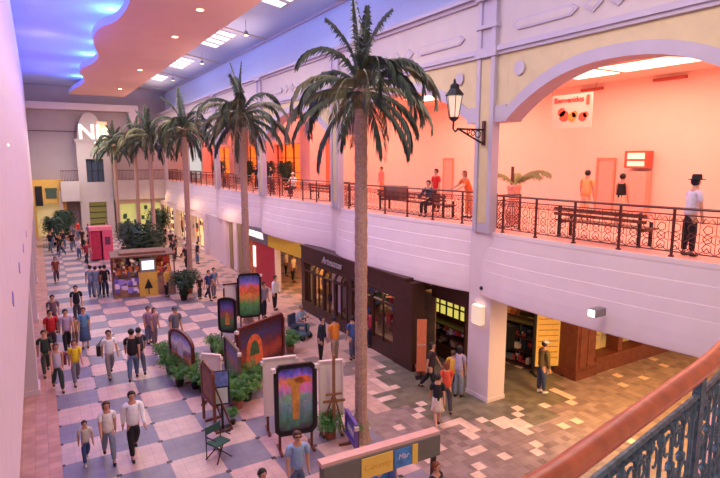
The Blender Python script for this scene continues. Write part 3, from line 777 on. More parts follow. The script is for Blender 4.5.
# lit red framed kiosk sign and pale cabinet
p = gx(646,178,19.6); q = gx(624,178,19.6); zt = gx(635,151,19.6).z-FL2; zb_ = gx(635,168,19.6).z-FL2
t = thing('vending_cabinet', 'salmon wall cabinet with red framed lit sign behind the woman in black top', 'cabinet', (19.6,p.y,FL2))
w = q.y-p.y
MB().box((0,0,0),(.35,w,zb_-.12)).build('body', mat('salmon_cabinet',(240,170,150),.5), t)
b = MB(); b.box((-.05,0,zb_),(.35,w,zb_+.07)); b.box((-.05,0,zt-.07),(.35,w,zt)); b.box((-.05,0,zb_),(.35,.08,zt)); b.box((-.05,w-.08,zb_),(.35,w,zt)); b.box((-.05,0,(zt+zb_)/2-.06),(.35,w,(zt+zb_)/2+.02)); b.build('sign_frame', mat('red_frame',(214,96,76),.4), t)
b = MB(); b.box((.0,.08,zb_+.07),(.05,w-.08,zt-.07)); b.build('lit_sign', mat('soft_sign_glow',(255,240,200),.5,var=0,emit=(255,226,180),es=1.0), t)
# hanging banner
a = gx(553,95,17); c_ = gx(593,97,17); 
t = thing('hanging_banner', 'white banner with red heading and flower pictures hung high on gallery wall', 'banner', (17,(a.y+c_.y)/2,8.62))
w = (a.y-c_.y)/2; h = 1.22
MB().box((-.01,-w,0),(.01,w,h)).build('banner_sheet', mat('banner_white',(250,214,196),.7,var=.02), t)
red = mat('banner_red', (206,60,56), .6, var=.05)
text('Bienvenidos', .27, (-.03,.12,h-.2), -pi/2, red, t, 'lettering', .004, 0, True)
b = MB()
b.box((-.03,-w+.12,h-.42),(-.015,-w+.24,h-.08)); 
for (y,z,r) in ((.3,.45,.2),(.42,.6,.16),(-.5,.38,.16),(-.62,.46,.1)):
    vs = [(-.02,y+r*cos(2*pi*j/14)*(1+.2*(j%2)),z+r*sin(2*pi*j/14)) for j in range(14)]; MB().add(vs,[tuple(range(14))]).build('flower_print', mat('coral_print',(226,100,76),.6), t)
b.build('print_mark', mat('coral_print',(226,100,76),.6), t)
b = MB()
for (y,z,r) in ((-.05,.4,.18),(-.16,.5,.12)):
    vs = [(-.022,y+r*cos(2*pi*j/14),z+r*sin(2*pi*j/14)) for j in range(14)]; b.add(vs,[tuple(range(14))])
b.build('yellow_flower_print', mat('amber_print',(246,160,70),.6), t)
b = MB(); b.tube([(0,-w,h),(0,-w-.3,1.94)],.006,4); b.tube([(0,w,h),(0,w+.1,1.94)],.006,4); b.build('hanging_cord', iron, t)
# far upper shops: piers, orange windows, plants
og = mat('orange_window_glow', (240,110,40), .6, var=.6, scale=1.6, emit=(255,120,36), es=1.1)
specs = [(33.6,35.2),(41.6,43.2),(49.9,51.6),(61.0,62.0)]
for i,(ya,yb) in enumerate(specs):
    t = tag(MB().box((0,0,0),(1.2,yb-ya,5.2)).build('gallery_pier', mat('pink_pier',(240,178,170),.8,var=.03), loc=(16,ya,FL2)), ['salmon pier right of the yellow green hanging plants on the upper floor','pale pink pier between orange lit upper shops, second from the camera','pink pier left of the grey pillar on the upper floor','farthest pink pier on the upper floor'][i], 'pier', 'upper gallery piers')
for i,(ya,yb) in enumerate(((35.2,41.6),(43.2,49.9),(51.6,61.0))):
    t = thing('upper_shopfront', ['orange lit upper shop between salmon pier and pale pier','orange lit upper shop beside the grey pillar','farthest orange lit upper shop'][i], 'shopfront', (16.6,ya,FL2), 0, 'orange lit upper shops')
    Lw = yb-ya
    MB().box((.8,0,0),(.9,Lw,3.4)).build('lit_back', og, t)
    MB().box((0,0,3.3),(1,Lw,5.2)).build('header', mat('pink_pier',(240,178,170)), t)
    b = MB()
    for j in range(5): b.box((.3,Lw*j/4-.05,0),(.4,Lw*j/4+.05,3.3))
    for z in (1.1,2.2): b.box((.3,0,z),(.38,Lw,z+.06))
    b.build('mullions', mat('rust_wood',(140,60,36)), t)
tag(MB().box((-.4,-.8,0),(.4,.8,5.2)).build('gallery_pillar', mat('grey_pillar',(160,140,140)), loc=(15.6,46.8,FL2)), 'grey pillar beside an orange lit upper shop', 'pillar')
struct(MB().box((17.9,33.4,5.35),(20.3,FARY,10.6)).build('wall_gallery_far', salmon))
# neon sign on the salmon wall
p = gx(322,143,19.9)
t = thing('neon_sign', 'small red looping neon sign on the salmon gallery wall behind palm fronds', 'sign', tuple(p))
neon = mat('red_neon',(230,40,40),.4,var=0,emit=(240,30,30),es=1.0)
b = MB()
for dy, r in ((.9,.5),(.0,.62),(-.9,.5)):
    b.tube([(0,dy+r*cos(2*pi*j/14),r*.62*sin(2*pi*j/14)) for j in range(15)],.07,5,cap=False)
b.tube([(0,1.5,-.1),(0,.5,.15),(0,-.5,-.15),(0,-1.5,.1)],.06,5)
b.build('neon_tube', neon, t); MB().box((.06,-1.2,-.05),(.1,1.2,.05)).build('backing_bar', iron, t)

# ---- wall lantern
t = thing('wall_lantern', 'black lantern on a scrolled bracket fixed to the nearest column', 'wall lamp', (11.42,12.05,8.25))
b = MB(); b.box((-.06,-.05,-.35),(0,.05,.35)); b.build('backplate', iron, t)
b = MB(); b.tube([(-.05,0,.1),(-1.05,0,.1)],.03,6); b.tube([(-.05,0,-.3),(-.5,0,-.12),(-1.0,0,.1)],.028,6)
for (cx_, cz, r) in ((-.25,-.03,.1),(-.45,.0,.07),(-.62,.03,.05)):
    b.tube([(cx_+r*cos(a_*.5),0,cz+r*sin(a_*.5)) for a_ in range(13)],.016,5)
b.tube([(-1.0,0,.1),(-1.12,0,.02),(-1.2,0,.1),(-1.18,0,.35)],.028,6)
b.build('bracket', black, t)
b = MB(); b.lathe([(.04,.3),(.13,.36),(.14,.42)],(-1.18,0,0),6); b.lathe([(.28,1.02),(.24,1.08),(.14,1.2),(.13,1.3),(.04,1.36),(.03,1.46)],(-1.18,0,0),6)
for j in range(6):
    a_ = 2*pi*j/6; b.tube([(-1.18+.14*cos(a_),.14*sin(a_),.4),(-1.18+.24*cos(a_),.24*sin(a_),1.04)],.014,4)
lf = b.build('lantern_frame', black, t)
MB().lathe([(.125,.43),(.215,1.0)],(-1.18,0,0),6).build('lantern_glass', mat('lantern_glass',(240,220,200),.3,var=0,emit=(255,220,180),es=.45), t)
MB().lathe([(.05,.5),(.07,.7),(.03,.8)],(-1.18,0,0),8).build('bulb', glow_w, t)

# ================================================================== PALMS
def frond_mesh(elev, L, droop, twist, seed, m):
    rnd = random.Random(seed); mb = MB(); n = 16
    pts = []; p = Vector((0,0,0)); a = elev
    for i in range(n+1):
        pts.append(p.copy()); s = i/n
        a = elev-droop*s**1.4
        p = p+Vector((cos(a), .0, sin(a)))*(L/n)
    bend = [Vector((q.x, twist*(q.x/L)**2, q.z)) for q in pts]
    mb.tube(bend, [.035*(1-.85*i/n) for i in range(n+1)], 4)
    K = 46
    for k in range(K):
        s = .12+.88*k/K; f = s*n; i = min(n-1, int(f)); c = bend[i].lerp(bend[i+1], f-i); t = (bend[i+1]-bend[i]).normalized()
        side = t.cross(Vector((0,0,1)));
        if side.length < .1: side = Vector((0,1,0))
        side.normalize(); up = side.cross(t).normalized()
        ll = .44*sin(pi*min(1,(s*.86+.12)))**.55*(.85+.3*rnd.random())
        for sg in (-1, 1):
            sw = .9+.35*rnd.random(); dr = -.5-.6*rnd.random()
            d = (side*sg*(1-.35*s)+t*sw+up*(.10)).normalized()
            e1 = c+d*ll*.5+Vector((0,0,dr*ll*.18)); e2 = c+d*ll*.9+Vector((0,0,dr*ll*.8))
            w = .034*(.8+.4*rnd.random())
            wv_ = (t*.8+up*.6).normalized()*w
            mb.add([c-wv_*.6, c+wv_*.6, e1+wv_, e1-wv_, e2], [(0,1,2,3),(3,2,4)], 0)
    return mb.mesh('frond', m)
random.seed(11)
kinds = []
for j, (e, L, dr, tw) in enumerate(((1.50,2.35,.25,.1),(1.38,2.3,.9,.2),(1.15,2.7,2.7,.3),(1.0,2.9,3.4,-.3),(.75,2.9,2.8,.4),(.5,2.9,2.5,-.4),(.2,2.8,1.9,.3),(-.15,2.7,1.5,-.3),(-.55,2.4,1.0,.2))):
    kinds.append(frond_mesh(e, L, dr, tw, j, leaf_o if j in (4,6) else leaf_d))
plan = [(0,1,2),(1,2,2),(2,0,4),(3,0,3),(4,0,4),(5,0,4),(6,0,5),(7,0,5),(8,0,4)]
def palm(label, x, y, h, seed, sc=1.0):
    rnd = random.Random(seed)
    t = thing('palm_tree', label, 'palm tree', (x,y,0), 0, 'palms down the concourse')
    prof = [(.30,0),(.24,.15),(.2,.5)]
    z = .7
    while z < h: prof += [(.155+.012*(int(z*5)%2),z)]; z += .2
    prof += [(.16,h-.3),(.22,h-.1),(.2,h+.1),(.08,h+.25)]
    MB().lathe(prof, n=10).build('trunk', bark, t, smooth=False)
    b = MB()
    for j in range(16):
        a = 2*pi*j/16; b.tube([(.12*cos(a),.12*sin(a),h-.35),(.26*cos(a),.26*sin(a),h+.05)],[.05,.03],4)
    b.build('crown_shaft', mat('palm_sheath',(110,96,64),.9,var=.3,scale=12), t)
    for kk, (ki, _, n) in enumerate(plan):
        a0 = rnd.random()*6.28
        for j in range(n):
            o = bpy.data.objects.new('frond', kinds[ki]); C.objects.link(o); o.parent = t
            o.location = (0,0,h+.02+rnd.random()*.12); o.rotation_euler = (rnd.uniform(-.12,.12), rnd.uniform(-.14,.14), a0+2*pi*j/n+rnd.uniform(-.38,.38))
            s = sc*rnd.uniform(.85,1.05); o.scale = (s,s,s)
    return t
palm('tallest palm tree, nearest the camera, its trunk rising beside the white display boards', 6.98, 11.7, 9.05, 1, .92)
palm('second palm tree from the camera, trunk rising behind the large dark framed paintings', gy(245,215,23.5).x, 23.5, 9.25, 2, 1.0)
palm('third palm tree from the camera, standing in a leafy bed right of the merchandise cart', 7.95, 34.6, 9.2, 3, 1.05)
palm('fourth palm tree from the camera, behind the merchandise cart', 7.85, 46.0, 9.2, 4, 1.05)
palm('fifth palm tree from the camera, rising behind the merchandise cart monitor', 7.85, 53.5, 9.0, 5, 1.05)
palm('farthest palm tree, right of the lit facade tower', gy(117,200,56.6).x, 56.6, 8.7, 6, 1.0)

# ---- ferns and leafy beds
def bush_mesh(name, seed, R, H, n, m, w=.03, arch=1.0):
    rnd = random.Random(seed); mb = MB()
    for i in range(n):
        a = rnd.random()*6.283; r0 = R*.25*rnd.random(); L = R*(.6+.5*rnd.random()); hh = H*(.55+.6*rnd.random())
        p0 = Vector((r0*cos(a), r0*sin(a), .02)); pts = []
        for k in range(6):
            s = k/5; pts.append(p0+Vector((cos(a)*L*s, sin(a)*L*s, hh*sin(pi*min(1,s*.78)*arch)**.8)))
        sd = Vector((-sin(a), cos(a), 0))
        for k in range(5):
            a_, b_ = pts[k], pts[k+1]; ww = w*(1.0 if k < 3 else .6)
            for q in range(2):
                c = a_.lerp(b_, q/2+.25)
                for sg in (-1,1):
                    d = (sd*sg+(b_-a_).normalized()*.5+Vector((0,0,rnd.uniform(-.2,.4)))).normalized()*w*3.6*(1-.13*k)
                    mb.add([c, c+d*.5+(b_-a_).normalized()*w*.7, c+d, c+d*.5-(b_-a_).normalized()*w*.7],[(0,1,2,3)])
    return mb.mesh(name, m)
fern = [bush_mesh('foliage', i, .45, .5, 70, fern_m) for i in range(3)]
shrub = [bush_mesh('foliage', 10+i, .55, .95, 110, fern2_m, .04) for i in range(2)]
tall = bush_mesh('foliage', 20, .8, 1.9, 220, fern2_m, .055)
def plant(label, u=None, v=None, kind='fern', sc=1.0, xy=None, z=0, group=None, pot=True, name='potted_fern'):
    p = gz(u, v, z) if xy is None else Vector((xy[0], xy[1], z))
    t = thing(name, label, 'plant', (p.x,p.y,z), random.random()*6, group)
    me = {'fern':fern, 'shrub':shrub, 'tall':[tall]}[kind][0]
    if kind == 'fern': me = fern[random.randrange(3)]
    o = bpy.data.objects.new('foliage', me); C.objects.link(o); o.parent = t; o.scale = (sc,)*3; o.location.z = .18 if pot else 0
    if pot: MB().lathe([(.12*sc,0),(.17*sc,.24*sc),(.15*sc,.24*sc)], n=10).build('pot', pot_m if random.random() < .5 else black, t)
    return t
plant('fern at the left end of the planting bed below the arched painting', 164, 362)
plant('fern in the bed directly under the left edge of the arched painting', 171, 374)
plant('fern in the front of the bed under the arched painting', 180, 386, sc=.9)
plant('fern at the right end of the bed under the arched painting', 196, 388)
plant('fern in the bed between arched painting and white display board', 192, 376)
plant('small fern in the bed just left of the small white board', 203, 392, sc=.8)
plant('fern behind the arched painting, beside the narrow dark painting', 214, 352, sc=.9)
plant('fern at the foot of the narrow dark painting', 222, 360, sc=.9)
plant('fern right of the wide red painting', 290, 352, sc=1.1)
plant('leafy fern clump under the wide red painting, left side', 247, 400, sc=1.1)
plant('leafy fern clump under the wide red painting, middle', 256, 388, sc=1.2)
plant('leafy fern clump left of the white display board', 238, 408, sc=1.1)
plant('low fern beside the edge-on green painting', 229, 396, sc=1.0)
plant('bright fern in a black pot below the narrow white board by the palm', 330, 438, sc=.95)
plant('small potted plant beside the green folding easel', 233, 424, 'fern', .5)
plant('dark leafy shrub at the foot of the tallest palm', 356, 440, 'fern', .75)
plant('dense dark shrub at the foot of the third palm', 184, 300, 'shrub', 1.3)
plant('shrub beside the dense one at the foot of the third palm', 190, 293, 'shrub', 1.1)
plant('tall leafy tree planted behind the merchandise cart', xy=(5.4,36.5), kind='tall', sc=1.5, name='potted_tree')
plant('dark leafy tree right of the pink booth', xy=(5.9,46.0), kind='tall', sc=1.1, name='potted_tree')
plant('dark tree at the far left in front of the mustard shopfront', xy=(.9,54.0), kind='tall', sc=1.1, name='potted_tree')
plant('second dark tree at the far left by the mustard shopfront', xy=(1.9,57.5), kind='tall', sc=1.2, name='potted_tree')
plant('potted tree in front of the far cream shop windows', xy=(9.3,52.0), kind='tall', sc=1.3, name='potted_tree')
plant('leafy shrub in front of the far shops left of the fourth palm', xy=(7.3,42.5), kind='tall', sc=.9, name='potted_shrub')
for i,(x,y) in enumerate(((14.6,38),(14.8,43),(14.8,51),(14.9,35.2))):
    plant(['upper floor potted tree before the orange shop beside the pale pier','upper floor potted tree left of the second pale pier','upper floor potted tree at the far orange shop','upper floor potted tree with yellow green leaves behind the seated visitor'][i], xy=(x,y), kind='tall', sc=.85, z=FL2, name='potted_tree')
# pale vase with arching fronds on the upper floor
t = thing('potted_palm', 'arching palm fronds in a tall pink patterned vase on the balcony by the column', 'plant', (13.9,13.2,FL2))
t.location = gx(514,192,13.6)-Vector((0,0,1.1)); t.location.z = FL2
MB().lathe([(.2,0),(.26,.3),(.16,.8),(.24,1.25),(.2,1.3)], n=14).build('vase', mat('pink_vase',(240,150,130),.5,var=.25,scale=6), t)
pf = [frond_mesh(1.0,1.3,1.6,.1,50,mat('pale_frond',(170,170,110),.6))]
for j,a in enumerate((-.9,-1.3,.6,2.0,-.3)):
    o = bpy.data.objects.new('frond', pf[0]); C.objects.link(o); o.parent = t; o.location = (0,0,1.25); o.rotation_euler = (0,0,a); o.scale = (.8 if j else 1.0,)*3
MB().tube([(-.0,.1,0),(-.0,.1,1.9)],.05,6).build('stem', redwood, t)

# ================================================================== PAINTINGS
def art(name, kind):
    if name in M: return M[name]
    m = bpy.data.materials.new(name); m.use_nodes = True; nt = m.node_tree; N = nt.nodes; L = nt.links; b = N['Principled BSDF']
    tc = N.new('ShaderNodeTexCoord'); sx = N.new('ShaderNodeSeparateXYZ'); L.new(tc.outputs['Generated'], sx.inputs[0])
    nz = N.new('ShaderNodeTexNoise'); nz.inputs['Scale'].default_value = 6; nz.inputs['Detail'].default_value = 4; L.new(tc.outputs['Generated'], nz.inputs['Vector'])
    def mt(op, a, c):
        n = N.new('ShaderNodeMath'); n.operation = op
        for i, q in enumerate((a, c)):
            if isinstance(q, (int, float)): n.inputs[i].default_value = q
            else: L.new(q, n.inputs[i])
        return n.outputs[0]
    h = mt('ADD', sx.outputs[2], mt('MULTIPLY', mt('SUBTRACT', nz.outputs['Fac'], .5), .35))
    cr = N.new('ShaderNodeValToRGB'); r = cr.color_ramp
    pal = {'sunset':[(0,(60,40,50)),(.15,(54,92,74)),(.4,(90,110,120)),(.55,(96,128,110)),(.66,(170,90,150)),(.78,(224,110,60)),(.9,(90,70,170)),(1,(60,50,120))],
           'village':[(0,(90,50,40)),(.25,(180,120,70)),(.45,(110,90,110)),(.62,(190,190,210)),(.8,(120,130,190)),(1,(100,80,120))],
           'dark':[(0,(30,40,30)),(.3,(60,90,50)),(.55,(120,60,60)),(.75,(70,60,120)),(1,(30,30,60))],
           'red':[(0,(50,24,24)),(.3,(130,50,36)),(.5,(80,34,40)),(.75,(44,40,80)),(1,(50,24,24))],
           'rainbow':[(0,(40,80,46)),(.3,(70,120,60)),(.5,(180,110,50)),(.68,(200,80,60)),(.82,(90,90,160)),(1,(50,50,100))],
           'violet':[(0,(60,40,110)),(.35,(230,220,230)),(.6,(70,56,130)),(1,(90,70,150))]}[kind]
    for i, (p, c) in enumerate(pal):
        e = r.elements[i] if i < 2 else r.elements.new(p)
        e.position = p; e.color = lin(tuple(min(255, q*1.25+14) for q in c))
    L.new(h, cr.inputs['Fac'])
    vo = N.new('ShaderNodeTexVoronoi'); vo.inputs['Scale'].default_value = 14; L.new(tc.outputs['Generated'], vo.inputs['Vector'])
    mx = N.new('ShaderNodeMix'); mx.data_type = 'RGBA'; mx.blend_type = 'OVERLAY'; mx.inputs[0].default_value = .3
    L.new(cr.outputs['Color'], mx.inputs[6]); L.new(vo.outputs['Color'], mx.inputs[7]); L.new(mx.outputs[2], b.inputs['Base Color'])
    b.inputs['Roughness'].default_value = .4; M[name] = m; return m
def outline(w, h, ch, arch=False):
    if arch:
        return [(-w/2+ch,0),(w/2-ch,0),(w/2,ch),(w/2,h-w*.2)]+[(w/2*cos(a), h-w*.2+w*.2*sin(a)) for a in [pi*i/10 for i in range(1,10)]]+[(-w/2,h-w*.2),(-w/2,ch)]
    return [(-w/2+ch,0),(w/2-ch,0),(w/2,ch),(w/2,h-ch),(w/2-ch,h),(-w/2+ch,h),(-w/2,h-ch),(-w/2,ch)]
def painting(label, Lp, Rp, zb, vtop, kind, frame_m, fw_=.1, arch=False, ch=.14, motif=None, tilt=0.0, stand=True, name='framed_painting', cat='painting', hfix=None, wfix=None):
    a = gz(*Lp, zb); b_ = gz(*Rp, zb)
    z = zb
    def vy(P):
        Z = P.z-CAMZ; zc = P.x*sy+P.y*cy; return 239-F*(Z*cp+zc*sp)/(zc*cp-Z*sp)
    P = Vector((a.x,a.y,zb))
    while vy(P) > vtop and P.z < 5: P.z += .01
    h = hfix or P.z-zb; d = b_-a; w = wfix or d.length; ang = math.atan2(d.y, d.x); c = (a+b_)/2
    t = thing(name, label, cat, (c.x,c.y,0), ang)
    o1 = outline(w, h, ch, arch); o2 = outline(w-2*fw_, h-2*fw_, ch*.6, arch)
    f = MB(); n = len(o1)
    A = [(x,-.06,zb+z_) for x,z_ in o1]; B = [(x,-.06,zb+fw_+z_) for x,z_ in o2]; A2 = [(x,.03,q) for x,_,q in A]; B2 = [(x,-.015,q) for x,_,q in B]
    f.add(A+B+A2+B2, [(i,(i+1)%n,n+(i+1)%n,n+i) for i in range(n)]+[(i,2*n+i,2*n+(i+1)%n,(i+1)%n) for i in range(n)]+[(n+i,n+(i+1)%n,3*n+(i+1)%n,3*n+i) for i in range(n)]+[tuple(2*n+i for i in range(n))])
    f.build('frame', frame_m, t)
    cv = MB(); cv.add([(x,-.012,zb+fw_+z_) for x,z_ in o2]+[(x,.0,zb+fw_+z_) for x,z_ in o2], [tuple(range(n)), tuple(range(n,2*n))]+[(i,(i+1)%n,n+(i+1)%n,n+i) for i in range(n)])
    cvo = cv.build('canvas', art('art_'+kind, kind) if isinstance(kind, str) else kind, t)
    if motif:
        for nm, m_, poly in motif(w-2*fw_, h-2*fw_, zb+fw_):
            k_ = getattr(t,'k',0); MB().prism(poly, 'y', -.022-.004*(nm=='painted_garden'), -.012).build(nm, m_, cvo)
    if stand:
        for x in (-w*.38, w*.38):
            MB().box((x-.03,.03,0),(x+.03,.08,zb+h*.7)).box((x-.03,-.25,0),(x+.03,.35,.05)).build('stand', redwood, t)
        c_ = MB()
        for x, q in ((-w/2,zb+h),(w/2,zb+h)):
            if not arch: MB().box((x-.05,-.07,q-.18),(x+.05,.04,q-.08)).build('corner_clip', mat('pale_clip',(220,200,190)), t)
    return t
blackframe = mat('black_frame', (26,18,20), .35, var=.2); mahog = mat('mahogany_frame', (92,34,36), .35, var=.25)
gold = mat('golden_paint', (206,140,60), .5, var=.3); orange = mat('orange_paint', (224,110,60), .5, var=.3); greenp = mat('green_paint', (66,100,60), .5, var=.4)
def m_tower(w, h, z):
    r = []
    r.append(('painted_tower', gold, [(-.08,z+.3),(.08,z+.3),(.1,z+h*.68),(.2,z+h*.76),(.22,z+h*.84),(-.22,z+h*.84),(-.2,z+h*.76),(-.1,z+h*.68)]))
    r.append(('painted_glow', orange, [(-.05,z+h*.8),(.1,z+h*.86),(w*.42,z+h*.84),(w*.44,z+h*.76),(.1,z+h*.74)]))
    return r
painting('large black framed sunset painting standing nearest the camera beside the palm', (275,437), (317,430), .45, 366, 'sunset', blackframe, .11, motif=m_tower)
blank = mat('blank_board', (240,224,214), .8, var=.03)
def plain(label, Lp, Rp, zb, vtop, **k): return painting(label, Lp, Rp, zb, vtop, blank, mat('white_frame',(232,214,206),.6), .04, ch=.01, name='display_board', cat='display board', **k)
plain('white display board standing just behind the large sunset painting', (264,416), (297,411), .5, 359)
plain('tall white board with wooden easel post left of the nearest palm', (319,417), (343,414), .5, 361)
p1, p2 = gz(331,432), gz(331,432)
t = thing('easel', 'slender wooden easel cross standing before the tall white board', 'easel', (6.4,12.15,0), radians(-15))
MB().box((-.035,-.03,0),(.035,.03,2.35)).build('mast', mat('easel_wood',(150,96,60),.5,var=.2), t)
MB().box((-.3,-.04,1.05),(.3,.0,1.11)).box((-.22,-.04,1.25),(.22,0,1.3)).build('crossbar', mat('easel_wood',(150,96,60)), t)
for q in (-.35,.35): MB().tube([(0,0,1.3),(q,.25,0)],.025,5).build('leg', mat('easel_wood',(150,96,60)), t)
white_p = mat('white_paint_daub', (220,216,226), .5, var=.1)
def m_village(w, h, z):
    return [('painted_building', white_p, [(-.3,z+h*.28),(.1,z+h*.24),(.14,z+h*.72),(-.04,z+h*.86),(-.26,z+h*.72)]), ('painted_path', gold, [(-w*.45,z+.05),(w*.2,z+.05),(-.02,z+h*.3),(-w*.3,z+h*.32)])]
painting('mahogany framed arched painting of a pale tower at the left of the plant bed', (171,362), (195,377), .25, 325, 'village', mahog, .11, arch=True, motif=m_village, hfix=1.42)
painting('narrow dark arched painting behind the wide red one', (219,332), (237,333), .4, 297, 'dark', blackframe, .09, arch=True, motif=lambda w,h,z: [('painted_figure', gold, [(-.1,z+.25),(.12,z+.25),(.08,z+h*.55),(-.04,z+h*.6)])])
painting('large dark framed rainbow landscape painting at the back of the display', (238,318), (262,316), .6, 274, 'rainbow', blackframe, .09, motif=lambda w,h,z: [('painted_hills', orange, [(-w*.3,z+h*.5),(w*.1,z+h*.75),(w*.45,z+h*.6),(w*.3,z+h*.5),(0,z+h*.58)])])
def m_arch(w, h, z):
    o = [(-.38+.40*cos(a), z+h*.38+.62*max(0,sin(a))) for a in [pi*i/10 for i in range(11)]]
    i_ = [(-.38+.24*cos(a), z+h*.30+.52*max(0,sin(a))) for a in [pi*i/10 for i in range(11)]]
    return [('painted_archway', orange, [(-.80,z+.06),(.06,z+.06)]+o), ('painted_garden', greenp, i_)]
painting('wide mahogany framed red painting showing an orange archway', (238,378), (284,356), .3, 329, 'red', mahog, .12, motif=m_arch)
painting('dark green painting seen almost edge-on in front of the wide red one', (226,371), (241,391), .2, 334, 'dark', mat('bronze_frame',(110,90,76),.4,var=.2), .08)
plain('small white board with dark edge between arched painting and green painting', (203,384), (222,386), .6, 353)
painting('small violet framed picture leaning at the foot of the nearest palm', (347,432), (357,449), .3, 408, 'violet', mat('violet_frame',(110,84,160),.5), .08, ch=.03)
painting('plain cream board standing left of the rainbow landscape painting', (224,318), (238,316), .6, 284, blank, redwood, .06, ch=.01, name='display_board', cat='display board')
# brown hinged easel frame and green director's chair, info board
t = thing('easel', 'tall brown hinged easel frame seen edge-on, left of the info board', 'easel', tuple(gz(210,428)), radians(-86))
b = MB(); b.box((-.5,-.04,.1),(-.42,.02,1.75)); b.box((.42,-.04,.1),(.5,.02,1.75)); b.prism([(-.5,1.7),(.5,1.7),(.42,1.85),(-.3,1.92)],'y',-.04,.02); b.box((-.5,-.04,.8),(.5,.02,.88)); b.build('frame', redwood, t)
b = MB(); b.box((-.42,-.02,.88),(.42,0,1.7)); b.build('panel', mat('brown_canvas',(150,110,100),.7,var=.2), t)
b = MB(); b.box((-.46,.02,0),(-.4,.5,.06)); b.tube([(-.43,.0,1.5),(-.43,.48,.05)],.025,4); b.build('leg', redwood, t); b = MB(); b.box((.4,.02,0),(.46,.5,.06)); b.tube([(.43,.0,1.5),(.43,.48,.05)],.025,4); b.build('leg', redwood, t)
t = thing('folding_chair', 'green canvas folding stool chair with crossed dark legs at the display corner', 'chair', tuple(gz(219,458)), radians(25))
t.scale = (.85,.85,.85); gcan = mat('green_canvas',(48,88,76),.8)
MB().box((-.26,-.22,.5),(.26,.22,.54)).build('seat', gcan, t); MB().box((-.26,.2,.78),(.26,.23,1.0)).build('backrest', gcan, t)
for sx_ in (-1,1):
    MB().tube([(sx_*.28,-.25,0),(sx_*-.24,.0,.52)],.02,5).build('leg', brownwood, t); MB().tube([(sx_*.28,.25,0),(sx_*-.24,.0,.52)],.02,5).build('leg', brownwood, t)
    MB().tube([(sx_*.27,.22,0),(sx_*.27,.22,1.02)],.018,5).tube([(sx_*.27,-.22,.72),(sx_*.27,.22,.72)],.02,5).build('arm', brownwood, t)
t = thing('info_board', 'small info board with blue heading and papers on a dark stand', 'sign', tuple(gz(223,430)), radians(-12))
MB().box((-.22,-.02,.75),(.22,.0,1.75)).build('board', black, t); MB().box((-.18,-.03,1.3),(.18,-.02,1.72)).build('blue_poster', mat('blue_poster',(110,130,190),.6,var=.4,scale=8), t)
MB().box((-.16,-.03,.8),(.16,-.02,1.25)).build('paper', mat('pale_paper',(206,216,200),.7), t); MB().box((-.03,0,0),(.03,.05,.8)).box((-.2,-.15,0),(.2,.2,.04)).build('stand', black, t)

# ================================================================== KIOSKS
t = thing('merchandise_cart', 'covered merchandise cart with lit monitor, yellow front and colourful goods', 'market cart', (4.75,32.2,0), radians(-4))
b = MB(); b.box((-1.6,-1.1,0),(-.3,1.1,1.0)); b.box((.6,-1.1,0),(1.6,1.1,1.0)); b.build('base', mat('cart_print',(150,112,88),.7,var=.35,scale=4), t)
b = MB(); b.box((-.3,-1.2,0),(.65,-.3,1.35)); b.build('yellow_front', mat('yellow_front',(214,170,70),.5,var=.1), t)
b = MB(); b.prism([(.17-.22,.45),(.17+.22,.45),(.17,1.0)],'y',-1.24,-1.2); b.box((.15,-1.24,.1),(.19,-1.2,.6)); b.build('black_emblem', black, t)
b = MB(); b.box((-.22,-1.2,1.35),(.6,-1.0,2.1)); mo_ = b.build('monitor', metalgrey, t); MB().box((-.12,-1.22,1.5),(.5,-1.2,1.98)).build('monitor_screen', screen_m, mo_)
for x in (-1.6,1.55):
    for y in (-1.1,1.05): MB().box((x,y,1),(x+.06,y+.06,2.2)).build('post', redwood, t)
b = MB(); b.box((-1.65,-1.1,2.2),(1.65,1.1,2.28)); b.box((-1.2,-.7,2.28),(1.2,.7,2.4)); b.build('canopy', mat('cart_canopy',(116,76,62),.6,var=.2), t)
goods(t, 'goods', -1.55,-.3,-1.1,.9,1.0,2.0,60,[(220,120,60),(200,170,90),(150,60,60),(90,70,110),(230,200,150)],'x',(.12,.3))
goods(t, 'goods', .65,1.5,-1.15,.9,1.0,2.1,50,[(224,110,60),(230,180,80),(180,60,50),(220,140,70)],'x',(.12,.3))
goods(t, 'goods', -1.6,-.4,-1.2,-1.1,.2,.95,24,[(150,130,200),(220,200,220),(110,90,170)],'y',(.12,.3))
t = thing('pink_booth', 'bright pink booth cabinet behind the merchandise cart', 'booth', (3.75,44.6,0)); t.scale = (.8,.8,.98)
pk = mat('pink_panel',(226,90,120),.5,var=.05)
b = MB(); b.box((-.95,-.8,0),(-.85,.8,2.5)); b.box((.85,-.8,0),(.95,.8,2.5)); b.box((-.95,-.8,2.35),(.95,.8,2.55)); b.box((-.95,.7,0),(.95,.8,2.5)); b.box((.1,-.8,0),(.95,-.7,2.4)); b.build('cabinet', pk, t)
MB().box((-.8,-.7,.1),(-.05,-.65,2.3)).build('curtain', mat('crimson_curtain',(190,50,80),.8,var=.2), t)
MB().box((.3,-.83,1.2),(.75,-.8,1.8)).build('poster', mat('dark_poster',(110,50,80),.6,var=.5,scale=9), t)
MB().box((-.97,-.84,2.3),(.97,-.8,2.58)).build('trim', mat('rose_trim',(240,140,150),.5), t)

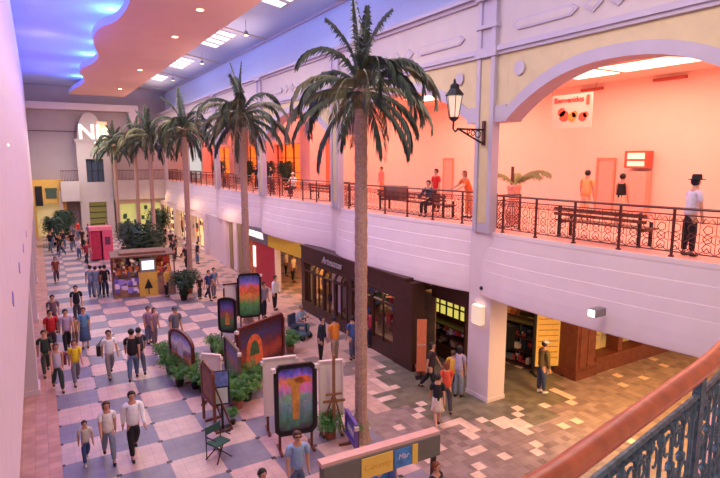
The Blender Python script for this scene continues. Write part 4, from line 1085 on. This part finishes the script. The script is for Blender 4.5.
# foreground sales booth
a = gz(322,465,2.2); c_ = gz(440,431,2.2)
t = thing('sales_booth', 'grey sales booth with pale wooden rim, yellow and blue signs at bottom of view', 'booth', (a.x,a.y,0), math.atan2(c_.y-a.y, c_.x-a.x))
w = (c_-a).length; dp = 2.0
grey = mat('booth_grey', (112,106,96), .6, var=.08); rim = mat('booth_rim_wood', (222,172,156), .5, var=.06)
b = MB(); b.box((0,0,2.12),(w,.2,2.2)); b.build('rim', rim, t)
b = MB(); b.box((.02,.02,1.75),(w-.02,.16,2.12)); b.build('fascia', grey, t)
b = MB(); b.box((.02,-.04,1.72),(w-.02,.02,2.14)); b.build('front_fascia', grey, t)
b = MB(); b.box((.76,-.06,1.72),(1.42,-.04,2.11)); b.build('yellow_sign', mat('sign_yellow',(240,196,84),.5,var=.04), t)
b = MB(); b.box((1.86,-.06,1.72),(1.98,-.04,2.11)); b.build('yellow_strip', mat('sign_yellow',(240,196,84)), t)
b = MB(); b.box((1.46,-.06,1.74),(1.84,-.04,2.1)); b.build('blue_sign', mat('sign_blue',(70,130,190),.5,var=.3,scale=10), t)
text('Ciboney', .17, (1.09,-.062,1.92), 0, mat('sign_ochre',(222,166,62)), t, 'lettering', .004, .2)
text('Mar', .15, (1.65,-.07,1.95), 0, white, t, 'lettering', .004, .2)
for (x, y) in ((.03,.05),(w-.12,.05)): MB().box((x,y,0),(x+.08,y+.08,2.12)).build('post', mat('steel_post',(70,64,64),.4,.5), t)
MB().box((0,-.5,.0),(w-.5,-.1,1.0)).build('counter', grey, t)
b = MB(); b.box((.05,-.55,1.0),(w-.45,-.05,1.05)); b.build('counter_top', rim, t)

# benches on the gallery
def bench(label, x, y, L):
    t = thing('bench', label, 'bench', (x,y,FL2))
    b = MB()
    for i in range(4): b.box((-.25+i*.13,-L/2,.44),(-.15+i*.13,L/2,.48))
    b.build('seat', redwood, t)
    b = MB()
    for z in (.6,.74): b.box((-.3,-L/2,z),(-.27,L/2,z+.08))
    b.build('backrest', redwood, t)
    for yy in (-L/2+.15, L/2-.2):
        MB().box((-.28,yy,0),(-.22,yy+.06,.85)).box((.2,yy,0),(.26,yy+.06,.6)).box((-.28,yy,.38),(.26,yy+.06,.44)).build('leg', black, t)
bench('long dark slatted bench behind the railing below the woman in the black top', 12.75, 8.9, 2.7)
bench('long slatted bench behind the railing where the person in dark clothes sits', 13.0, 17.6, 4.6)
tag(MB().box((-.05,-.55,0),(.45,.55,.55)).build('back_cushion_box', mat('taupe_box',(130,90,80),.8), loc=(12.85,19.0,FL2+.48)), 'square taupe pack standing on the bench in the second balcony bay', 'bag')

# ================================================================== PEOPLE
def skin_mesh(name, verts, edges, rad, root, mats, sub=1):
    me = bpy.data.meshes.new(name); me.from_pydata([tuple(v) for v in verts], edges, [])
    o = bpy.data.objects.new(name, me); C.objects.link(o)
    md = o.modifiers.new('Skin', 'SKIN'); md.use_smooth_shade = True; md.branch_smoothing = .6
    if not me.skin_vertices:
        bpy.context.view_layer.objects.active = o; bpy.ops.mesh.customdata_skin_add()
    sv = me.skin_vertices[0].data
    for i, r in enumerate(rad):
        sv[i].radius = r if isinstance(r, tuple) else (r, r); sv[i].use_root = (i == root)
    if sub:
        s = o.modifiers.new('Sub', 'SUBSURF'); s.levels = sub; s.render_levels = sub
    dg = bpy.context.evaluated_depsgraph_get()
    r = bpy.data.meshes.new_from_object(o.evaluated_get(dg)); r.name = name
    bpy.data.objects.remove(o); bpy.data.meshes.remove(me)
    r.materials.clear()
    for m in mats: r.materials.append(m)
    return r
hair_c = {'black':mat('hair_black',(34,26,26),.6,var=.2), 'brown':mat('hair_brown',(84,56,42),.6,var=.2), 'grey':mat('hair_grey',(150,140,136),.6,var=.2), 'auburn':mat('hair_auburn',(130,62,36),.6,var=.2)}
def person(label, x, y, z=0, face=0, H=1.7, pose='stand', shirt=('white',(248,244,242)), pants=('dark',(44,44,56)), hair='black', sleeves='short', long=False, skirt=None, hat=None, cap=None, lod=0, ph=0, shoes=None, arms=None, name='person', glasses=False, group=None, girth=1.0):
    k = H/1.75
    t = thing('person', label, 'person', (x,y,z), face, group); t.scale = (k,k,k)
    fem = long or skirt is not None
    sw = .172 if fem else .20; g = girth*1.08
    # legs
    def leg(side, swing, bend):
        h = Vector((side*.09,0,.93)); kn = h+Vector((0,-sin(swing)*.43,-cos(swing)*.43)); a2 = swing-bend
        an = kn+Vector((0,-sin(a2)*.42,-cos(a2)*.42)); return h, kn, an
    zoff = 0; seat = pose == 'sit'
    if pose == 'walk':
        s = .32 if ph == 0 else -.32; L1 = leg(-1, s, .1 if s > 0 else .35); L2 = leg(1, -s, .1 if s < 0 else .35)
    elif seat:
        zoff = -.44; L1 = leg(-1, 1.5, 1.5); L2 = leg(1, 1.45, 1.55)
    else: L1 = leg(-1, .05, .03); L2 = leg(1, -.04, .02)
    if pose == 'lean': pass
    low = min(L1[2].z, L2[2].z)+zoff; dz = .075-low
    zz = zoff+dz
    lean = -.05 if not seat else -.10
    if pose == 'lean': lean = -.22
    hipc = Vector((0,0,.96)); wa = Vector((0,lean*.2,1.10)); ch = Vector((0,lean*.7,1.32)); nb = Vector((0,lean,1.47)); nk = Vector((0,lean*1.05,1.545)); h0 = Vector((0,lean*1.1-.008,1.60)); h1 = Vector((0,lean*1.1-.012,1.67)); h2 = Vector((0,lean*1.1,1.73))
    def arm(side, sw_, bend, out=.12):
        sh = Vector((side*sw, lean*.95, 1.42)); d = Vector((side*sin(out), -sin(sw_)*cos(out), -cos(sw_)*cos(out))); el = sh+d*.28
        a2 = sw_+bend; d2 = Vector((side*sin(out)*.4, -sin(a2), -cos(a2))).normalized(); wr = el+d2*.25; hd = wr+d2*.08; return sh, el, wr, hd, d2
    if arms is None:
        arms = {'walk':((.35*(-1 if ph == 0 else 1),.25,.05),(.35*(1 if ph == 0 else -1),.25,.05)), 'sit':((.5,.8,.15),(.6,.7,.15)), 'lean':((.7,.5,.2),(.7,.5,.2))}.get(pose, ((.05,.15,.07),(.0,.25,.07)))
    A1 = arm(-1, *arms[0]); A2 = arm(1, *arms[1])
    V = [hipc,wa,ch,nb,nk,h0,h1,h2]; R = [.12*g,.108*g,.125*g,.075,.055,.07,.092,.055]
    Ed = [(0,1),(1,2),(2,3),(3,4),(4,5),(5,6),(6,7)]
    def chain(root, pts, rs):
        i = root
        for p, r in zip(pts, rs):
            V.append(p); R.append(r); Ed.append((i, len(V)-1)); i = len(V)-1
    for A in (A1, A2): chain(3, [A[0],A[1],A[2],A[3]], [.055,.046,.034,.036])
    for L_ in (L1, L2): chain(0, [L_[0],L_[1],L_[2],L_[2]+Vector((0,-.13,-.045))], [.085*g,.055,.036,.034])
    up = Vector((0,0,zz))
    body = skin_mesh('body', [v+up for v in V], Ed, R, 0, [skin, eye_m, mat('lips',(170,96,86),.5,var=0)], 1)
    # face, ears and fingers joined into the same body mesh
    ex = MB(); hc = h1+up
    ex.tube([hc+Vector((0,-.075,.022)), hc+Vector((0,-.105,-.018)), hc+Vector((0,-.08,-.026))],[.007,.014,.006],5,0)
    for s in (-1,1):
        ex.ell(hc+Vector((s*.032,-.078,.012)), (.012,.008,.008), 6, 4, 1); ex.ell(hc+Vector((s*.085,0,-.005)), (.012,.02,.03), 6, 4, 0)
    ex.ell(hc+Vector((0,-.078,-.05)), (.024,.01,.007), 6, 4, 2)
    if lod < 2:
        for s, A in ((-1,A1),(1,A2)):
            hd, d2 = A[3]+up, A[4]; side = Vector((0,1,0)) if abs(d2.z) > .6 else Vector((1,0,0)); side = (side-d2*side.dot(d2)).normalized()
            inn = d2.cross(side).normalized()*(1 if s > 0 else -1)
            for q, ln in ((-.03,.066),(-.01,.078),(.011,.074),(.03,.058)):
                p0 = hd+side*q; p1 = p0+d2*ln*.55; p2 = p0+d2*ln+inn*.018
                ex.tube([p0,p1,p2],[.0095,.0085,.006],5,0)
            p0 = hd-d2*.03-side*.028; ex.tube([p0,p0-side*.025+d2*.03,p0-side*.028+d2*.06],[.011,.01,.007],5,0)
    bm = bmesh.new(); bm.from_mesh(body); n0 = len(bm.faces)
    vs = [bm.verts.new(v) for v in ex.v]
    for f, mi in zip(ex.f, ex.m):
        try: fc = bm.faces.new([vs[i] for i in f]); fc.material_index = mi; fc.smooth = True
        except ValueError: pass
    bm.to_mesh(body); bm.free()
    ob = bpy.data.objects.new('body', body); C.objects.link(ob); ob.parent = t
    # shirt
    V = [hipc+Vector((0,0,-.12 if not seat else -.04)),wa,ch,nb+Vector((0,0,.01))]; R = [.165*g,.146*g,.158*g,.09]; Ed = [(0,1),(1,2),(2,3)]
    for A in (A1, A2):
        if sleeves == 'long': chain(3, [A[0],A[1],A[2]], [.078,.062,.046])
        elif sleeves == 'none': chain(3, [A[0]*.96+Vector((0,0,.05))], [.05])
        else: chain(3, [A[0],A[0].lerp(A[1],.75)], [.072,.066])
    me = skin_mesh('shirt', [v+up for v in V], Ed, R, 0, [col(*shirt)], 1)
    o = bpy.data.objects.new('shirt', me); C.objects.link(o); o.parent = t
    # trousers or skirt
    if skirt:
        b = MB(); prof = [(.14*g,1.06),(.155*g,.93),(.19,.7),(.225,skirt)]
        b.lathe([(r,z_) for r,z_ in prof], (0,0,zz), 12, 0, 1, .85); b.build('skirt', col(*pants), t, smooth=True)
    else:
        V = [hipc+Vector((0,0,.03)), hipc+Vector((0,0,-.05))]; R = [.14*g,.15*g]; Ed = [(0,1)]
        for L_ in (L1, L2): chain(1, [L_[0]+Vector((0,0,-.04)),L_[1],L_[1].lerp(L_[2],.92)], [.112*g,.084,.062])
        me = skin_mesh('trousers', [v+up for v in V], Ed, R, 0, [col(*pants)], 1)
        o = bpy.data.objects.new('trousers', me); C.objects.link(o); o.parent = t
    sm = shoe_w if shoes == 'white' else shoe_m
    for L_ in (L1, L2):
        an = L_[2]+up; b = MB()
        b.ell((an.x,an.y-.06,an.z-.035),(.045,.13,.04),8,5); b.ell((an.x,an.y,an.z-.005),(.042,.05,.05),8,5); b.build('shoe', sm, t, smooth=True)
    # hair
    hm = hair_c[hair]; b = MB()
    b.ell(hc+Vector((0,.022,.008)), (.102,.1,.106), 12, 9)
    if long:
        b.ell(hc+Vector((0,.05,-.06)), (.095,.06,.15), 10, 7)
    # keep the face free: pull the front down-facing part back
    nv = []
    for v in b.v:
        q = Vector(v)-hc
        if q.y < -.02 and q.z < .05: q.y = -.02+ (q.y+.02)*.15
        nv.append(tuple(q+hc))
    b.v = nv; b.build('hair', hm, t, smooth=True)
    if glasses:
        g_ = MB(); g_.ell(hc+Vector((-.034,-.09,.012)),(.026,.006,.018),8,4); g_.ell(hc+Vector((.034,-.09,.012)),(.026,.006,.018),8,4); g_.box((hc.x-.09,hc.y-.088,hc.z+.012),(hc.x+.09,hc.y-.082,hc.z+.02)); g_.build('sunglasses', black, t)
    if hat:
        b = MB(); b.lathe([(.17,0),(.175,.012),(.105,.02),(.1,.10),(.085,.125),(.03,.115)], (hc.x,hc.y,hc.z+.045), 16); b.build('hat', col(*hat), t, smooth=True)
    if cap:
        b = MB(); b.lathe([(.103,0),(.1,.05),(.06,.085),(.02,.09)], (hc.x,hc.y,hc.z+.03), 12); b.box((hc.x-.06,hc.y-.18,hc.z+.03),(hc.x+.06,hc.y-.07,hc.z+.042)); b.build('cap', col(*cap), t, smooth=True)
    return t
W = ('white',(248,244,242)); J = ('denim',(92,108,138)); JL = ('light_denim',(136,146,160)); K = ('black',(30,28,34)); DK = ('dark_navy',(38,42,58))
def P(label, u, v, **k):
    p = gz(u, v, k.get('z', 0)); return person(label, p.x, p.y, **k)
cam_face = 0.0
# -- foreground family
P('man in untucked white long sleeved shirt and black trousers walking toward camera', 135, 456, face=.05, H=1.78, pose='walk', shirt=W, pants=K, sleeves='long', girth=1.12)
P('woman in white t-shirt and light jeans walking beside the man in white', 110, 461, face=.0, H=1.62, pose='walk', ph=1, shirt=('cream',(242,232,224)), pants=JL, hair='brown', long=True)
P('small boy in white shirt and blue jeans with white shoes', 87, 463, face=.1, H=1.15, pose='walk', shirt=('ivory',(220,208,190)), pants=('blue_jeans',(60,78,130)), shoes='white')
# -- middle group
P('man in white shirt with dark shoulder bag walking alone in mid floor', 111, 377, face=.1, H=1.72, pose='walk', shirt=W, pants=('greyish',(140,132,132)), girth=1.05)
P('man in black t-shirt and blue jeans seen from behind beside the arched painting', 134, 380, face=pi-.2, H=1.82, pose='walk', shirt=K, pants=J, girth=1.08)
P('person in grey jeans walking just right of the man in black t-shirt', 141, 374, face=pi, H=1.7, pose='walk', ph=1, shirt=('charcoal',(60,54,66)), pants=('slate',(84,84,104)))
P('woman in bright yellow t-shirt and grey trousers', 77, 384, face=.1, H=1.58, pose='walk', shirt=('yellow',(238,206,40)), pants=('grey',(120,118,130)), hair='brown', long=True)
P('woman in pale sleeveless top and dark green trousers left of the yellow shirt', 59, 391, face=.15, H=1.65, pose='walk', ph=1, shirt=('pale_lilac',(196,184,200)), pants=('bottle_green',(52,66,62)), sleeves='none', hair='brown', long=True)
P('person in dark green shirt standing closest to the left pier', 47, 375, face=.1, H=1.66, pose='walk', shirt=('dark_green',(44,62,48)), pants=('moss',(60,70,62)))
P('stout man in red t-shirt in the group by the left pier', 53, 353, face=.2, H=1.74, shirt=('red',(200,40,48)), pants=('brownish',(70,50,56)), girth=1.2)
P('man in lavender shirt and dark trousers right of the man in red', 68, 352, face=.1, H=1.76, pose='walk', shirt=('lavender',(186,160,190)), pants=K)
P('woman in blue top and blue skirt at the right of the group', 86, 348, face=-.1, H=1.68, shirt=('sky_blue',(100,150,190)), pants=('steel_blue',(80,104,140)), skirt=.35, hair='brown')
P('child in tan shirt between the man in lavender and woman in blue', 76, 345, face=0, H=1.2, shirt=('tan',(200,164,104)), pants=('khaki',(150,124,96)), shoes='white')
P('man in black t-shirt standing behind the group in mid floor', 78, 322, face=0, H=1.74, shirt=K, pants=('dusk',(60,56,70)))
P('person with dark hair half hidden behind the man in red', 55, 333, face=0, H=1.7, shirt=('maroon_grey',(120,90,100)), pants=DK)
P('woman in grey blue dress browsing at the left of the arched painting', 155, 346, face=.6, H=1.6, shirt=('grey_rose',(150,120,130)), pants=('rose_grey',(120,96,110)), long=True, hair='brown')
P('woman in mauve blouse beside the left edge of the arched painting', 149, 343, face=.4, H=1.55, shirt=('mauve',(160,128,150)), pants=('dusty_blue',(110,116,140)), hair='brown')
P('person with grey cap standing behind the top of the arched painting', 176, 352, face=.4, H=1.85, shirt=('slate_grey',(110,110,120)), pants=DK, cap=('grey_blue',(100,104,118)))
# -- centre back
P('person in grey blue jacket left of two shoppers near the pink booth', 92, 297, face=pi, H=1.74, shirt=('pale_blue',(130,144,170)), pants=J)
P('person in faded denim beside the shopper in grey blue jacket', 97, 297, face=pi, H=1.7, shirt=('denim_blue',(110,124,150)), pants=JL)
P('person in black shirt and jeans at the left corner of the merchandise cart', 106, 297, face=pi-.3, H=1.78, shirt=K, pants=DK)
P('shopper in red vest just behind the person in black at the cart corner', 102, 294, face=pi, H=1.6, shirt=('crimson',(160,44,60)), pants=('slate',(84,84,104)))
P('person in dark clothes at the right corner of the merchandise cart', 167, 297, face=.8, H=1.66, shirt=('mustard',(200,160,60)), pants=K)
P('child in dark clothes walking right of the leafy shrub', 200, 299, face=.3, H=1.3, shirt=('coffee',(66,44,44)), pants=('charcoal',(60,54,66)))
P('person in navy jacket with bag walking right of the child in dark clothes', 209, 300, face=.5, H=1.66, pose='walk', shirt=('navy',(48,66,110)), pants=DK)
P('person in light blue shirt partly behind the one in navy jacket', 214, 298, face=.4, H=1.68, shirt=('soft_blue',(110,132,164)), pants=('grey',(120,118,130)))
P('man in white shirt and black trousers standing before the red panelled shop', 275, 310, face=.6, H=1.76, shirt=W, pants=K, sleeves='long')
P('person in grey shirt and navy trousers beside the rainbow landscape painting', 264, 318, face=.3, H=1.74, shirt=('grey_violet',(150,140,160)), pants=DK)
P('counter clerk in white shirt, left, inside the shop with mustard header', 286, 276, face=.8, H=1.7, shirt=W, pants=K)
P('counter clerk in white shirt, right, inside the shop with mustard header', 293, 282, face=.6, H=1.72, shirt=('cream',(242,232,224)), pants=K)
P('woman strolling far away in brown top in the middle of the concourse', 57, 283, face=0, H=1.66, pose='walk', shirt=('rust',(150,80,70)), pants=('plum',(96,66,80)), long=True, hair='brown')
# -- right of the paintings
P('man in dark suit standing between the display boards and the man in orange', 321, 362, face=.7, H=1.76, shirt=DK, pants=K, sleeves='long')
P('man in orange shirt seen from behind near the brown shop windows', 335, 362, face=pi+.2, H=1.74, shirt=('orange',(226,136,48)), pants=('beige',(160,140,120)), girth=1.1)
P('person in blue shirt partly hidden by the nearest palm trunk', 353, 360, face=pi, H=1.7, shirt=('royal_blue',(66,90,140)), pants=('slate',(84,84,104)))
P('woman in red top and dark trousers right of the nearest palm trunk', 371, 348, face=2.2, H=1.6, shirt=('crimson',(160,44,60)), pants=DK)
# mobility scooter with rider
p = gz(299,338)
t = thing('mobility_scooter', 'grey blue mobility scooter parked left of the brown shop windows', 'scooter', (p.x,p.y,0), .5)
MB().box((-.25,-.45,.15),(.25,.4,.3)).box((-.2,.15,.3),(.2,.3,.5)).build('chassis', mat('scooter_blue',(80,110,140),.4), t)
MB().box((-.22,-.02,.5),(.22,.4,.58)).box((-.22,.34,.58),(.22,.42,1.0)).build('seat', mat('scooter_seat',(70,80,96),.6), t)
MB().tube([(0,-.42,.25),(0,-.35,.9)],.025,6).tube([(-.25,-.33,.92),(.25,-.33,.92)],.02,6).build('steering_column', black, t)
for x_,y_ in ((-.25,-.38),(.25,-.38),(-.26,.3),(.26,.3)):
    b = MB(); b.tube([(x_-.04,y_,.12),(x_+.04,y_,.12)],.12,12); b.build('wheel', black, t)
person('seated rider in pale blue shirt on the mobility scooter', p.x+.08, p.y+.12, z=.12, face=.5, H=1.66, pose='sit', shirt=('ice_blue',(150,180,196)), pants=('teal_grey',(96,128,140)), hair='grey', girth=1.2)
# -- by the craft shop
P('woman in black top with white shorts and black shoulder bag walking near column', 437, 428, face=pi-.5, H=1.6, pose='walk', shirt=K, pants=('offwhite',(220,196,180)), skirt=.62)
P('person in orange red top carrying a child sized bag, leaning forward', 446, 412, face=2.6, H=1.58, pose='walk', ph=1, shirt=('vermilion',(216,80,56)), pants=('charcoal',(60,54,66)), hair='auburn', long=True)
P('person in dark clothes standing by the orange banner of the craft shop', 430, 392, face=.6, H=1.72, pose='walk', shirt=('dark_plum',(60,44,52)), pants=K, long=True)
P('woman with long dark hair, lavender blouse and light jeans left of column', 458, 397, face=2.0, H=1.68, shirt=('lilac_grey',(176,160,184)), pants=('light_denim',(136,146,160)), long=True)
P('person in yellow shirt between the orange top and the woman in lavender', 452, 396, face=2.2, H=1.5, shirt=('gold',(226,170,60)), pants=('brown_dark',(80,56,50)), hair='brown')
P('man in pale cap, olive shirt and blue jeans right of the nearest column', 541, 393, face=1.3, H=1.74, shirt=('olive',(110,92,56)), pants=('dark_jeans',(64,74,104)), sleeves='long', cap=('pale_grey',(200,196,200)), shoes='white')
# -- bottom foreground
P('man in light blue t-shirt and sunglasses at the bottom edge left of booth', 298, 505, face=-.2, H=1.74, shirt=('powder_blue',(146,174,206)), pants=J, hair='brown', glasses=True)
P('person with only dark hair showing at bottom left of the man in blue', 263, 545, face=.2, H=1.62, shirt=('umber',(110,80,70)), pants=DK)
for lab, lx, ly, hh, sh, hr in (('person in vivid blue shirt behind the yellow booth sign', 5.3, 8.3, 1.66, ('vivid_blue',(24,110,180)), 'black'), ('person in violet blue shirt beside the vivid blue one under the booth', 5.75, 8.55, 1.6, ('violet_blue',(84,100,180)), 'brown'), ('person in black shirt with auburn hair at right end of the booth', 6.3, 7.75, 1.6, K, 'auburn')):
    person(lab, lx, ly, face=.4, H=hh, shirt=sh, pants=DK, hair=hr, girth=1.15)
# -- far crowd
rnd = random.Random(5)
crowd = [('far walker in dark green near the mustard shopfront, left of the bush',.7,52.5,('dark_green',(44,62,48))),('far walker in dark blue near the left wall end',.5,50.0,DK),('far walker in black before the mustard shopfront',1.1,49.0,K),('far walker in brown right of the bush',2.9,50.5,('coffee',(66,44,44))),
 ('far walker in grey before the dark far doorway',3.3,49.2,('charcoal',(60,54,66))),('far walker in black behind the cart, right side',7.0,43.5,K),('far walker in dark violet by the third palm bed',8.4,37.6,('dark_plum',(60,44,52))),('far walker in black by the lit windows near third palm',8.9,39.4,K),('far walker in navy by the lit windows near third palm',9.5,39.0,DK),
 ('far person in black near the left trees',2.0,49.5,K),('far person in dark blue among the trees at left',1.5,51.5,DK),('far person in grey near the left trees',2.4,52.5,('grey',(120,118,130))),('far person in green by the left trees',1.2,47.5,('dark_green',(44,62,48))),
 ('far shopper in red left of the pink booth',2.6,42.5,('crimson',(160,44,60))),('far shopper in white and black left of the pink booth',2.3,45.6,W),('far shopper in black right behind the pink booth',4.9,41.5,K),('far shopper in navy behind the merchandise cart',6.3,38.5,DK),
 ('far shopper in purple behind the cart goods',6.7,40.0,('mauve',(160,128,150))),('far shopper in black by the cream windows',8.3,41.0,K),('far shopper in dark grey by the cream windows',8.8,42.8,('charcoal',(60,54,66))),('far shopper in white by the cream windows',9.2,41.6,W),
 ('far shopper in navy near fourth palm',9.0,45.5,DK),('far shopper in black near fourth palm',8.5,47.5,K),('far shopper in brown near fifth palm',9.3,49.5,('coffee',(66,44,44))),('far shopper in pink near the end wall',4.4,52.5,('grey_rose',(150,120,130))),
 ('far shopper in blue before the facade tower',3.6,54.5,('royal_blue',(66,90,140))),('far shopper in black before the facade tower',5.2,55.5,K),('far shopper in red before the tower',2.9,57.0,('red',(200,40,48))),('far shopper in white at the mustard shopfront',.6,57.5,W)]
for lab,x,y,c_ in crowd:
    person(lab, x, y, face=rnd.uniform(-2,2), H=rnd.uniform(1.55,1.8), pose=rnd.choice(['walk','stand']), shirt=c_, pants=rnd.choice([K,J,DK]), long=rnd.random() < .4, lod=2, hair=rnd.choice(['black','brown']))
# -- upper floor
U = FL2
person('man in black hat, pale shirt and black trousers standing outside the near railing side', *(gz(690,259,U).xy+Vector((.35,.25))), z=U, face=-pi/2-.5+pi, H=1.74, pose='stand', shirt=('pale_lilac_white',(214,200,214)), pants=K, hat=('hat_black',(24,18,22)), sleeves='short')
q = gx(587,176,16.2); person('man in tan shirt seen from behind facing the gallery wall', q.x, q.y, z=U, face=pi/2+.1, H=1.76, shirt=('tan_shirt',(226,176,116)), pants=('sand',(230,180,150)), girth=1.15)
q = gx(622,178,16.0); person('woman in black top and pale skirt before the wall cabinet', q.x, q.y, z=U, face=pi/2, H=1.68, shirt=K, pants=('sand',(230,180,150)), skirt=.4, sleeves='none')
q = gz(437,215,U); person('person in bright red top standing behind the balcony railing', 14.0, gx(437,180,14.0).y, z=U, face=-pi/2, H=1.74, shirt=('scarlet',(214,40,44)), pants=('dark_wine',(80,40,48)))
person('woman in orange top leaning at the railing left of the nearest column', 13.6, gx(470,180,13.6).y, z=U, face=-pi/2-.2, H=1.72, pose='lean', shirt=('tangerine',(224,110,50)), pants=('apricot',(226,130,80)), hair='auburn', long=True)
person('distant person in pink top in front of the salmon wall', 17.0, gx(382,180,17.0).y, z=U, face=-pi/2, H=1.7, shirt=('pink_top',(236,140,130)), pants=('apricot',(226,130,80)), lod=2)
person('person in dark clothes sitting at the right end of the second bench', 12.75, gx(430,190,12.75).y, z=U, face=-pi/2+.3, H=1.72, pose='sit', shirt=DK, pants=('black',(30,28,34)), sleeves='long')
person('seated visitor in white shirt and cap behind the third bay railing', 12.9, gx(294,180,12.9).y, z=U, face=-pi/2+.6, H=1.72, pose='sit', shirt=('white',(248,244,242)), pants=('wine_dark',(70,36,44)), cap=('white_cap',(230,220,216)))
bench('dark bench behind the third bay railing holding the seated visitor', 13.0, 25.6, 2.6)
person('person in dark clothes standing behind the fourth bay railing', 13.2, 33.5, z=U, face=-pi/2, H=1.7, shirt=K, pants=DK, lod=2)
person('person in dark top standing behind the fifth bay railing', 13.2, 44.0, z=U, face=-pi/2, H=1.7, shirt=('coffee',(66,44,44)), pants=DK, lod=2)
person('person in black standing before the orange shop on the upper floor', 13.6, 37.5, z=U, face=-pi/2+.4, H=1.7, shirt=K, pants=K, lod=2)
# bag carried by the lone man
p = gz(111,377)
tag(MB().box((-.06,-.12,.85),(.06,.12,1.2)).tube([(0,-.1,1.2),(.16,0,1.45),(0,.1,1.2)],.012,4).build('shoulder_bag', black, loc=(p.x-.33,p.y,0)), 'dark bag hanging from the shoulder of the lone man in white', 'bag')
tag(MB().box((-.07,-.14,.75),(.07,.14,1.1)).build('shoulder_bag', col('maroon',(110,40,50)), loc=(gz(66,385).x,gz(66,385).y,0)), 'maroon bag between the yellow shirt and the pale sleeveless top', 'bag')

# ================================================================== LIGHT
wd = bpy.data.worlds.new('world'); S.world = wd; wd.use_nodes = True
bg = wd.node_tree.nodes['Background']; bg.inputs[0].default_value = lin((236,224,220)); bg.inputs[1].default_value = .86
def area(name, loc, size, energy, c, rot=(0,0,0), sy_=None):
    l = bpy.data.lights.new(name, 'AREA'); l.energy = energy; l.color = lin(c)[:3]; l.size = size
    if sy_: l.shape = 'RECTANGLE'; l.size_y = sy_
    o = bpy.data.objects.new(name, l); C.objects.link(o); o.location = loc; o.rotation_euler = rot; return o
def point(name, loc, energy, c, r=.1):
    l = bpy.data.lights.new(name, 'POINT'); l.energy = energy; l.color = lin(c)[:3]; l.shadow_soft_size = r
    o = bpy.data.objects.new(name, l); C.objects.link(o); o.location = loc; return o
def spot(name, loc, energy, c, ang, rot=(0,0,0), r=.15):
    l = bpy.data.lights.new(name, 'SPOT'); l.energy = energy; l.color = lin(c)[:3]; l.spot_size = ang; l.spot_blend = .7; l.shadow_soft_size = r
    o = bpy.data.objects.new(name, l); C.objects.link(o); o.location = loc; o.rotation_euler = rot; return o
# gallery: salmon ceiling fittings over the walkway
for i in range(7):
    y = 2+9.35*i
    area('gallery_ceiling_lamp', (16.0,y,10.4), 5, 420 if i < 4 else 300, (255,184,168), (0,0,0), 6)
# downlights of the concourse
for i in range(6):
    y = 6+9.5*i
    area('concourse_downlight', (6.2,y,13.35), 2.2, 520, (255,234,216), (0,0,0), 4)
# blue cove lamps above the terracotta slab
for (x,y) in ((4.0,10),(4.0,16),(4.1,21),(4.0,25.5),(3.6,29.5),(3.9,34),(4.1,38),(3.7,42.5),(4.1,48),(3.9,54)):
    point('cove_lamp', (x+.15,y,14.0), 260, (84,150,255), .3)
for y in (6,14,22,30,40,50): area('cove_strip', (1.5,y,13.0), 2, 200, (64,70,255), (pi,0,0), 6)
for y in (18,27,37): point('added_wall_wash', (.9,y,13.6), 120, (120,100,255), .3)  # extra points added to wash the left wall with violet
# added uplights by the slab edge, brightening the skylight slope
for y in (10,22,34,46): area('added_slope_uplight', (8.15,y,13.95), .5, 420, (218,226,255), (0,radians(150),0), 10)
# uplights added along the cornice to brighten the terracotta ceiling
for y in (8,20,32,44,55): area('added_ceiling_uplight', (11.0,y,12.4), .6, 190, (255,214,198), (0,radians(115),0), 6)
# shop light
for (x,y,z,e,c_) in ((13.8,15.2,3.1,60,(255,210,140)),(15.2,18.5,3.0,60,(255,190,120)),(13.6,27,3.1,110,(255,200,120)),(13.4,9.0,3.15,130,(255,200,130)),(17,8,3.15,200,(255,196,120)),(20.5,7.5,3.15,160,(255,200,120)),(11.9,18,2.4,30,(255,200,130)),(12.0,22.5,2.4,24,(255,200,130))):
    area('shop_lamp', (x,y,z), 1.2, e, c_, (0,0,0), 1.2)
for y in (36,45.5,51,57.5): area('arcade_lamp', (9.9,y,4.5), 1.0, 60, (255,206,150), (0,0,0), 2)
area('corridor_lamp', (13.2,8.0,3.15), .7, 130, (255,206,130), (0,0,0), .7)
area('added_far_fill', (3,55,10), 4, 520, (240,244,236), (0,0,0), 4)  # added fill hanging free, lifts the far wall and its beam
